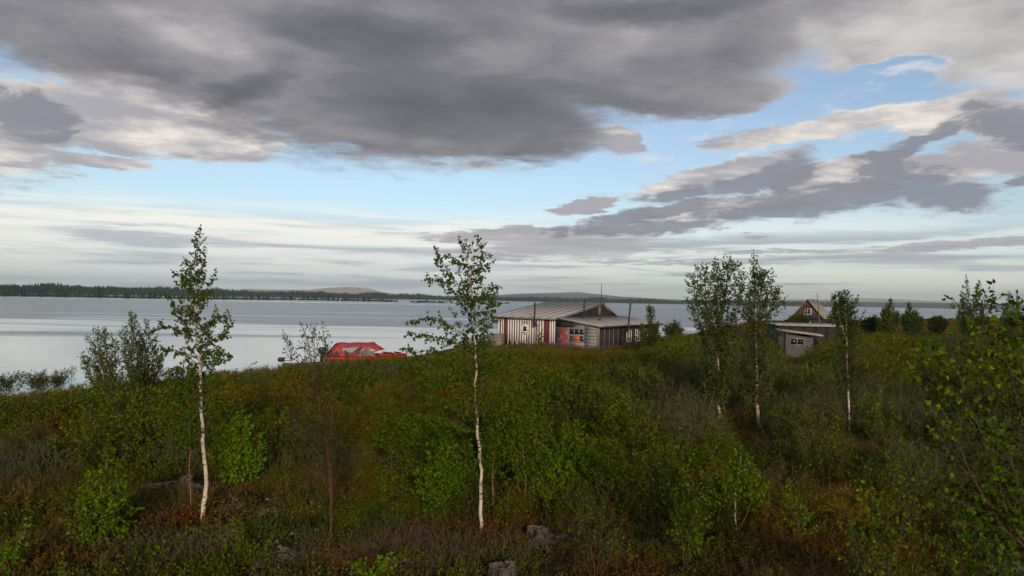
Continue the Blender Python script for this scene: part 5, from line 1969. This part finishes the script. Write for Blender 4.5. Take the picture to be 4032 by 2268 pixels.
def proto_shrub(seed, h_, r_, ntw, leaf, lpm, leafm, twigm, width=.7, up=.8):
    rg_ = np.random.default_rng(seed)
    m = MB()
    lp, ld, ls = [], [], []
    for k in range(ntw):
        a = rg_.uniform(0, 6.28)
        q = math.sqrt(rg_.random())
        p0 = np.array([math.cos(a), math.sin(a), 0]) * q * r_ * .45
        d = np.array([math.cos(a) * q * 1.0, math.sin(a) * q * 1.0, up]) + rg_.normal(0, .2, 3)
        d /= np.linalg.norm(d)
        L = h_ * rg_.uniform(.6, 1.15)
        pts = np.array([p0 - d * .06, p0 + d * L * .5 + rg_.normal(0, .03, 3) * h_, p0 + d * L + rg_.normal(0, .06, 3) * h_])
        m.tube(pts, [.006 * h_ + .002, .004 * h_ + .0015, .0015], 3, 1, cap=False)
        nl = max(2, int(L * lpm))
        for j in range(nl):
            t = .25 + .75 * (j + rg_.random()) / nl
            i = 0 if t < .5 else 1
            pos = pts[i] + (pts[i + 1] - pts[i]) * (t * 2 - i)
            pos = pos + rg_.normal(0, .05, 3) * h_
            lp.append(pos)
            ld.append(d * .4 + rg_.normal(0, .6, 3))
            ls.append(leaf * rg_.uniform(.6, 1.2))
    m.leaves(np.array(lp), np.array(ld), np.array(ls), rg_, 0, width)
    return m.mesh('shrub', [leafm, twigm])


def proto_twigs(seed, h_, n, mat):
    rg_ = np.random.default_rng(seed)
    m = MB()
    for k in range(n):
        a = rg_.uniform(0, 6.28)
        d = np.array([math.cos(a), math.sin(a), rg_.uniform(.3, 1.6)])
        d /= np.linalg.norm(d)
        p0 = rg_.normal(0, .06, 3) * np.array([1, 1, 0])
        pts = [p0]
        for j in range(4):
            d = d + rg_.normal(0, .3, 3)
            d /= np.linalg.norm(d)
            pts.append(pts[-1] + d * h_ * .28)
        m.tube(pts, [.007, .006, .0045, .003, .002], 3, 0, cap=False)
        for j in range(3):
            s0 = pts[rg_.integers(1, 4)]
            m.tube([s0, s0 + (d + rg_.normal(0, .5, 3)) * h_ * .25], [.003, .0015], 3, 0, cap=False)
    return m.mesh('dead_twig', [mat])


def proto_grass(seed, h_, n, r_, mat, wdt=.008):
    rg_ = np.random.default_rng(seed)
    m = MB()
    for k in range(n):
        a, q = rg_.uniform(0, 6.28), rg_.random() ** .7 * r_
        b = np.array([math.cos(a) * q, math.sin(a) * q, -.02])
        L = h_ * rg_.uniform(.5, 1.15)
        l2 = rg_.normal(0, .22, 2)
        bend = rg_.normal(0, .25, 2)
        sd = np.array([math.cos(a + 1.3), math.sin(a + 1.3), 0]) * wdt
        p1 = b + np.array([l2[0] * L * .5, l2[1] * L * .5, L * .55])
        p2 = b + np.array([(l2[0] + bend[0]) * L, (l2[1] + bend[1]) * L, L * .95])
        m.add([b - sd, b + sd, p1 + sd * .7, p1 - sd * .7, p2], [(0, 1, 2, 3)], 0, rg_.random())
        m.F.append(np.array([[3, 2, 4]]) + m.n - 5)
        m.M.append(0)
    return m.mesh('grass_tuft', [mat])


def proto_fireweed(seed, h_, bloom):
    rg_ = np.random.default_rng(seed)
    m = MB()
    for k in range(3):
        b = rg_.normal(0, .12, 3) * np.array([1, 1, 0])
        hh = h_ * rg_.uniform(.75, 1.1)
        tp = b + np.array([rg_.normal(0, .06), rg_.normal(0, .06), hh])
        m.tube([b, (b + tp) / 2, tp], [.006, .005, .002], 3, 2, cap=False)
        n = 26
        t = rg_.uniform(.12, .68, n)[:, None]
        m.leaves(b + (tp - b) * t, rg_.normal(0, 1, (n, 3)) + np.array([0, 0, .3]), .13 * (1.1 - t[:, 0] * .6), rg_, 0, .28)
        n = int(22 * bloom)
        t = rg_.uniform(.66, .99, n)[:, None]
        m.leaves(b + (tp - b) * t + rg_.normal(0, .012, (n, 3)), rg_.normal(0, 1, (n, 3)), .05 * (1.3 - t[:, 0]) * 1.6, rg_, 1, .9)
    return m.mesh('fireweed', [M['fireweed_leaf'], M['fireweed_flower'], M['red_stem']])


def proto_lichen(seed):
    rg_ = np.random.default_rng(seed)
    m = MB()
    for k in range(14):
        c = rg_.normal(0, .12, 3) * np.array([1, 1, 0])
        s_ = rg_.uniform(.02, .06)
        t6 = np.arange(6) * 2 * math.pi / 6
        rr = s_ * rg_.uniform(.6, 1.3, 6)
        vv = [(c[0] + rr[q] * math.cos(t6[q]), c[1] + rr[q] * math.sin(t6[q]), -.01) for q in range(6)] + [(c[0] + .5 * rr[q] * math.cos(t6[q]), c[1] + .5 * rr[q] * math.sin(t6[q]), s_ * rg_.uniform(.3, .6)) for q in range(6)]
        m.add(vv, [(q, (q + 1) % 6, 6 + (q + 1) % 6, 6 + q) for q in range(6)], 0, rg_.random())
        m.add(vv[6:], [tuple(range(6))], 0)
    return m.mesh('lichen_cushion', [M['lichen']])


def scatter(name, label, protos, P, scl, pick, tilt=.15, seed=1):
    """one object: points carrying instances of the small plants in PROTOS"""
    rg_ = np.random.default_rng(seed)
    n = len(P)
    col = bpy.data.collections.new(name + '_plants')
    for k, me in enumerate(protos):
        o = bpy.data.objects.new('%s_%02d' % (name, k), me)
        col.objects.link(o)
    me = bpy.data.meshes.new(name)
    me.vertices.add(n)
    me.vertices.foreach_set('co', np.asarray(P, np.float32).ravel())
    rot = np.stack([rg_.normal(0, tilt, n), rg_.normal(0, tilt, n), rg_.uniform(0, 6.283, n)], -1)
    a = me.attributes.new('rot', 'FLOAT_VECTOR', 'POINT')
    a.data.foreach_set('vector', rot.astype(np.float32).ravel())
    a = me.attributes.new('scl', 'FLOAT', 'POINT')
    a.data.foreach_set('value', np.asarray(scl, np.float32))
    a = me.attributes.new('pick', 'INT', 'POINT')
    a.data.foreach_set('value', np.asarray(pick, np.int32))
    o = bpy.data.objects.new(name, me)
    COL.objects.link(o)
    ng = bpy.data.node_groups.new(name + '_scatter', 'GeometryNodeTree')
    ng.interface.new_socket('Geometry', in_out='INPUT', socket_type='NodeSocketGeometry')
    ng.interface.new_socket('Geometry', in_out='OUTPUT', socket_type='NodeSocketGeometry')
    N = ng.nodes
    gi, go = N.new('NodeGroupInput'), N.new('NodeGroupOutput')
    ip = N.new('GeometryNodeInstanceOnPoints')
    ci = N.new('GeometryNodeCollectionInfo')
    ci.inputs['Collection'].default_value = col
    ci.inputs['Separate Children'].default_value = True
    ci.inputs['Reset Children'].default_value = True
    ip.inputs['Pick Instance'].default_value = True

    def attr(nm, ty):
        q = N.new('GeometryNodeInputNamedAttribute')
        q.data_type = ty
        q.inputs['Name'].default_value = nm
        return q.outputs['Attribute']
    L = ng.links
    e2r = N.new('FunctionNodeEulerToRotation')
    L.new(attr('rot', 'FLOAT_VECTOR'), e2r.inputs[0])
    L.new(gi.outputs[0], ip.inputs['Points'])
    L.new(ci.outputs[0], ip.inputs['Instance'])
    L.new(attr('pick', 'INT'), ip.inputs['Instance Index'])
    L.new(e2r.outputs[0], ip.inputs['Rotation'])
    L.new(attr('scl', 'FLOAT'), ip.inputs['Scale'])
    L.new(ip.outputs[0], go.inputs[0])
    md = o.modifiers.new('scatter', 'NODES')
    md.node_group = ng
    tag(o, label, kind='stuff')
    return o


rngU = np.random.default_rng(77)


def wedge(n, y0, y1, margin=4.0, half=.76, xmax=400):
    """random ground points in the view and a few metres round it, even over the ground"""
    y = np.sqrt(rngU.uniform(y0 ** 2, y1 ** 2, n))
    x = rngU.uniform(-1, 1, n) * (y * half + margin)
    return x, y


def in_house(x, y, pad=.25):
    c_, s_ = math.cos(-HR), math.sin(-HR)
    lx, ly = (x - HX) * c_ - (y - HY) * s_, (x - HX) * s_ + (y - HY) * c_
    r_ = (lx > -5.75 - pad) & (lx < LT + .1 + pad) & (ly > -pad - .1) & (ly < 13.6 + pad)
    c_, s_ = math.cos(R(4)), math.sin(R(4))
    lx, ly = (x - sx) * c_ - (y - sy) * s_, (x - sx) * s_ + (y - sy) * c_
    r_ |= (lx > -.2) & (lx < sl_ + .2) & (ly > -.1) & (ly < 4.3)
    r_ |= np.hypot(x - bx, y - (by + .8)) < 1.15
    r_ |= np.hypot(x - ap[0] - 2, y - ap[1] - 3) < 4.2
    return r_


STUMPS = [on_ground(q, r_)[:2] for q, r_ in ((1352, 1368), (1262, 1480), (463, 1232), (2530, 1440))]
LICH = [on_ground(q, r_)[:2] for q, r_ in ((470, 1375), (560, 1345), (1030, 1400), (660, 1400), (640, 1275))]


TREEFEET = [base_at(q, r_)[:2] for q, r_ in ((1810, 1068), (1909, 1082), (2137, 1100), (508, 1318), (1216, 1345))]


def near(x, y, L, r_):
    o = np.zeros(np.shape(x), bool)
    for q in L:
        o |= np.hypot(x - q[0], y - q[1]) < r_
    return o


def pts(x, y, dz=0.0):
    return np.stack([x, y, height(x, y) + dz], -1)


# how high the scrub stands along the bank, the cabin and the booth (measured outline of its top)
OUT_X = np.array([-300, 0, 200, 420, 540, 700, 820, 1030, 1240, 1260, 1390, 1480, 1660, 1690, 1940, 1960, 2060, 2080, 2200, 2576, 3200])
OUT_Y = np.array([1010, 985, 962, 938, 930, 908, 898, 889, 872, 869, 872, 879, 872, 836, 850, 898, 896, 842, 822, 812, 806])


def cap(x, y, s_, h_, rough=6.0, lo=.10, lift=0.0):
    """limit plant sizes so that their tops keep to that outline"""
    g_ = height(x, y)
    P = np.stack([x, y, g_], -1) - EYE
    px = ((P @ _r) / (P @ _f) * FPX + 2016) / S
    ya = np.interp(px, OUT_X, OUT_Y) + (fbm(x, y, 1.7, 51) - .5) * rough * 2 - lift
    dn = _f[None] + ((px * S - 2016) / FPX)[:, None] * _r[None] - ((ya * S - 1134) / FPX)[:, None] * _u[None]
    za = EYE[2] + dn[:, 2] / dn[:, 1] * y
    return np.minimum(s_, np.clip((za - g_) / h_, lo, 9))


# low heath in front
H = [proto_shrub(100 + k, .20, .20, 16, .026, 66, M['heath_leaf'], M['twig'], .75) for k in range(4)] + [proto_shrub(110 + k, .24, .2, 11, .040, 34, M['scrub_leaf'], M['red_stem'], .7) for k in range(2)] + [proto_shrub(114 + k, .27, .16, 12, .022, 60, M['gold_heath'], M['dead_twig'], .45, 1.4) for k in range(2)]
x, y = wedge(15000, 7.5, 27)
k = (crest_dist(x, y) < 1) & ~near(x, y, STUMPS, .34) & ~near(x, y, STUMPS[2:3], .75) & ~(near(x, y, LICH, .6) & (rngU.random(len(x)) < .55))
x, y = x[k], y[k]
scatter('heath', 'low reddish heath and berry shrubs carpeting the foreground', H, pts(x, y), rngU.uniform(.7, 1.3, len(x)) * (.7 + .8 * fbm(x, y, 2.0, 8)), np.where(fbm(x, y, 1.6, 61) + rngU.normal(0, .05, len(x)) > .56, rngU.integers(4, 6, len(x)), np.where(fbm(x, y, 1.3, 67) + rngU.normal(0, .05, len(x)) > .60, rngU.integers(6, 8, len(x)), rngU.integers(0, 4, len(x)))), seed=2)

# bushy scrub: rounded clumps of dwarf birch and young birch, one to one and a half metres
def proto_bush(seed, h_, r_, nst, leaf, leafm, twigm, width=.8, nl=14):
    rg_ = np.random.default_rng(seed)
    m = MB()
    lp, ld, ls = [], [], []
    for k in range(nst):
        a = rg_.uniform(0, 6.28)
        q = math.sqrt(rg_.random())
        dome = math.sqrt(max(.12, 1 - (q * .92) ** 2))
        tip = np.array([math.cos(a) * q * r_, math.sin(a) * q * r_, h_ * dome * rg_.uniform(.72, 1.12)])
        if rg_.random() < .12:
            tip[2] *= 1.3
        p0 = np.array([math.cos(a), math.sin(a), 0]) * q * r_ * .35 + np.array([0, 0, -.05])
        mid = (p0 + tip) * .5 + np.array([math.cos(a), math.sin(a), .3]) * .12 * r_ + rg_.normal(0, .05, 3)
        m.tube([p0, mid, tip], [.008, .005, .002], 3, 1, cap=False)
        for j in range(4):
            t = rg_.uniform(.35, .98)
            b0 = mid + (tip - mid) * (t * 2 - 1) if t > .5 else p0 + (mid - p0) * t * 2
            d = np.array([math.cos(a) * .5, math.sin(a) * .5, .7]) + rg_.normal(0, .6, 3)
            d /= np.linalg.norm(d)
            e = b0 + d * h_ * rg_.uniform(.16, .32)
            m.tube([b0, e], [.003, .0015], 3, 1, cap=False)
            for i in range(nl):
                lp.append(b0 + (e - b0) * rg_.uniform(.1, 1.05) + rg_.normal(0, .022, 3))
                ld.append(d * .3 + rg_.normal(0, .6, 3))
                ls.append(leaf * rg_.uniform(.6, 1.2))
    m.leaves(np.array(lp), np.array(ld), np.array(ls), rg_, 0, width)
    return m.mesh('bush', [leafm, twigm])


T = [proto_bush(220 + k, .95, .75, 30, .040, M['thicket_leaf'], M['twig'], .8, 13) for k in range(5)] + [proto_bush(230 + k, 1.1, .62, 26, .056, M['scrub_leaf'], M['twig'], .8, 9) for k in range(4)] \
    + [proto_bush(240 + k, .9, .8, 26, .046, M['willow_leaf'], M['grey_twig'], .45, 12) for k in range(3)]
FR = house_front = lambda x, y: np.hypot(x - 5.5, (y - 60.0))
x, y = wedge(15500, 11.5, 80)
cd = crest_dist(x, y)
nz = fbm(x, y, 6.0, 6)
n2 = fbm(x, y, 2.2, 31, 2)
k = (cd < -1.0) & ~in_house(x, y, 1.6) & ~near(x, y, STUMPS, 1.15) & ~near(x, y, LICH, 1.1)
lim = np.interp(x, [-14, -3, 0, 3, 14], [16.2, 15.2, 13.2, 14.2, 13.0])
k &= (y > lim) | ((n2 > .62) & (y > lim - 2.0))
k &= (n2 + .35 * nz > .60) | (rngU.random(len(x)) < .16)
k &= ~near(x, y, TREEFEET, .45)
x, y, nz, n2, cd = x[k], y[k], nz[k], n2[k], cd[k]
s_ = (.48 + .6 * nz + 1.3 * np.clip(n2 - .45, 0, 1)) * rngU.uniform(.75, 1.2, len(x)) * np.interp(y, [12, 17, 24, 40], [.55, .8, 1.0, 1.1])
s_ *= np.interp(cd, [-9, -2], [1, .42]) * np.interp(FR(x, y), [8, 12], [.55, 1])
s_ *= np.where(np.hypot(x - bx, y - by + 2.5) < 3.4, .5, 1)
kd = fbm(x, y, 7.0, 41, 3) + rngU.normal(0, .06, len(x))
pk = np.where(kd < .47, rngU.integers(0, 5, len(x)), np.where(kd < .60, rngU.integers(5, 9, len(x)), rngU.integers(9, 12, len(x))))
pk = np.where((cd > -7) & (rngU.random(len(x)) < .5), rngU.integers(9, 12, len(x)), pk)
mid_ = (np.abs(x - .3) < 3.4) & (y > 13.2) & (y < 24)
pk = np.where(mid_ & (rngU.random(len(x)) < .75), rngU.integers(5, 9, len(x)), pk)
s_ = np.where(mid_, s_ * 1.25, s_)
s_ = s_ * np.where((x > 4) & (y > 17) & (y < 50), 1.3, 1.0) * np.where((x < -6) & (y > 16) & (cd < -4), 1.2, 1.0)
s_ = np.where(near(x, y, TREEFEET, 3.0) & (y < 30), s_ * .8, s_)
for q in TREEFEET:
    inl = (y < q[1] + .3) & (y > q[1] - 8) & (np.abs(x - q[0] * y / q[1]) < .8)
    s_ = np.where(inl, s_ * np.interp(q[1] - y, [0, 2, 8], [.35, .45, .8]), s_)
s_ = cap(x, y, s_, 1.25)
k = s_ > .16
x, y, s_, pk = x[k], y[k], s_[k], pk[k]
scatter('scrub_thicket', 'waist-high thicket of dwarf birch and willow covering the terrace', T, pts(x, y, -.03), s_, pk, seed=3)

# low filler between the clumps
T2 = [proto_shrub(120 + k, .5, .5, 26, .046, 34, M['thicket_leaf'], M['twig'], .8) for k in range(5)]
x, y = wedge(15000, 12, 78)
cd = crest_dist(x, y)
k = (cd < -.6) & ~in_house(x, y, .6) & ~near(x, y, STUMPS, .9) & ~near(x, y, LICH, 1.0)
x, y, cd = x[k], y[k], cd[k]
s_ = (.4 + .7 * fbm(x, y, 4, 9)) * rngU.uniform(.6, 1.2, len(x)) * np.interp(y, [12, 18, 35], [.5, .8, 1.0]) * np.interp(cd, [-8, -2], [1, .6]) * np.interp(FR(x, y), [6, 10], [.5, 1])
scatter('dwarf_birch_carpet', 'low ochre and green dwarf birch between the bushes', T2, pts(x, y, -.03), cap(x, y, s_, .62, lo=.3), rngU.integers(0, 5, len(x)), seed=13)

# the same thicket farther off, coarser
F = [proto_shrub(140 + k, .95, .85, 22, .11, 15, M['thicket_leaf'], M['twig'], .8) for k in range(5)]
n = 16000
y = np.sqrt(rngU.uniform(60 ** 2, 300 ** 2, n))
x = y * rngU.uniform(.1, .95, n)
k = (crest_dist(x, y) < 2.5) & ~in_house(x, y, .6)
x, y = x[k], y[k]
scatter('scrub', 'far low scrub on the flat right-hand bank', F, pts(x, y, -.05), cap(x, y, rngU.uniform(.5, 1.2, len(x)) * (.35 + .8 * fbm(x, y, 9, 5)), 1.1, lo=.42), rngU.integers(0, 5, len(x)), seed=4)

# grass: fresh tufts in clearings, dry on the bank edge
GR = [proto_grass(160 + k, .5, 34, .16, M['grass']) for k in range(3)] + [proto_grass(170 + k, .5, 30, .15, M['dry_grass'], .009) for k in range(3)]
x, y = wedge(30000, 10, 85)
cd = crest_dist(x, y)
g1 = (fbm(x, y, 4.0, 12) > .63) & (cd < -1) & (rngU.random(len(x)) < .5)
g2 = (cd > -6.5) & (cd < 1.5) & (y > 24)
g3 = np.hypot(x - 4, y - 58) < 9
k = (g1 | g2 | g3) & ~in_house(x, y, .05) & ~near(x, y, STUMPS, .3) & (cd < 1.5)
x, y, dry = x[k], y[k], (g2 & (fbm(x, y, 3.5, 14) > .45))[k]
pk = np.where(dry, rngU.integers(3, 6, len(x)), rngU.integers(0, 3, len(x)))
scatter('meadow_grass', 'grass along the bank edge and in the clearings', GR, pts(x, y), cap(x, y, rngU.uniform(.6, 1.2, len(x)) * np.where(y < 20, .55, 1.0) * np.where(dry, .8, 1), .5, lo=.5), pk, seed=5)

# fireweed in front of the cabin
FW = [proto_fireweed(180 + k, 1.05, (.9, .35, .15, .0)[k]) for k in range(4)]
n = 900
lx, ly = rngU.uniform(-2.5, 6.5, n), -rngU.uniform(.25, 7.0, n) ** 1.0
k = rngU.random(n) < np.exp(-((-ly - 2.0) / 4.0) ** 2) * np.clip(.35 + .25 * (lx + 1), .2, 1)
lx, ly = lx[k], ly[k]
lx2, ly2 = LT + rngU.uniform(.3, 2.5, 160), rngU.uniform(0, 13, 160)
lx, ly = np.concatenate([lx, lx2]), np.concatenate([ly, ly2])
c_, s2_ = math.cos(HR), math.sin(HR)
x, y = HX + lx * c_ - ly * s2_, HY + lx * s2_ + ly * c_
k = ~in_house(x, y, .1)
x, y = x[k], y[k]
scatter('fireweed', 'pink flowering fireweed massed in front of the cabin', FW, pts(x, y), cap(x, y, rngU.uniform(.55, 1.0, len(x)), 1.0, 10, .3, 10), rngU.integers(0, 4, len(x)), seed=6)

# dead heather twigs and lichen
DT = [proto_twigs(190 + k, .34, 11, M['dead_twig']) for k in range(3)]
spots = [(1010, 1385, .9, 20), (1150, 1395, .9, 18), (370, 1410, .8, 14), (440, 1420, .6, 16), (1570, 1060, 1.6, 9), (1680, 1070, 1.6, 8), (2080, 1215, 1.4, 8), (60, 1215, 1.2, 6), (1290, 1390, .8, 8), (760, 1415, 1.0, 8)]
X_, Y_ = [], []
for q, r_, sp, cnt in spots:
    c = on_ground(q, r_)
    X_.append(c[0] + rngU.normal(0, sp * .6, cnt))
    Y_.append(c[1] + rngU.normal(0, sp * .5, cnt))
x, y = np.concatenate(X_), np.concatenate(Y_)
k = ~near(x, y, STUMPS, .3)
x, y = x[k], y[k]
scatter('dead_twigs', 'bleached dead heather twigs in the foreground heath', DT, pts(x, y), rngU.uniform(.6, 1.3, len(x)) * np.where(y > 16, 1.4, 1), rngU.integers(0, 3, len(x)), seed=7)
LI = [proto_lichen(200 + k) for k in range(3)]
X_, Y_ = [], []
for q in LICH:
    X_.append(q[0] + rngU.normal(0, .6, 34))
    Y_.append(q[1] + rngU.normal(0, .3, 34))
x, y = np.concatenate(X_), np.concatenate(Y_)
scatter('lichen', 'pale reindeer lichen on bare patches of the foreground', LI, pts(x, y, .01), rngU.uniform(.5, 1.05, len(x)), rngU.integers(0, 3, len(x)), seed=8)
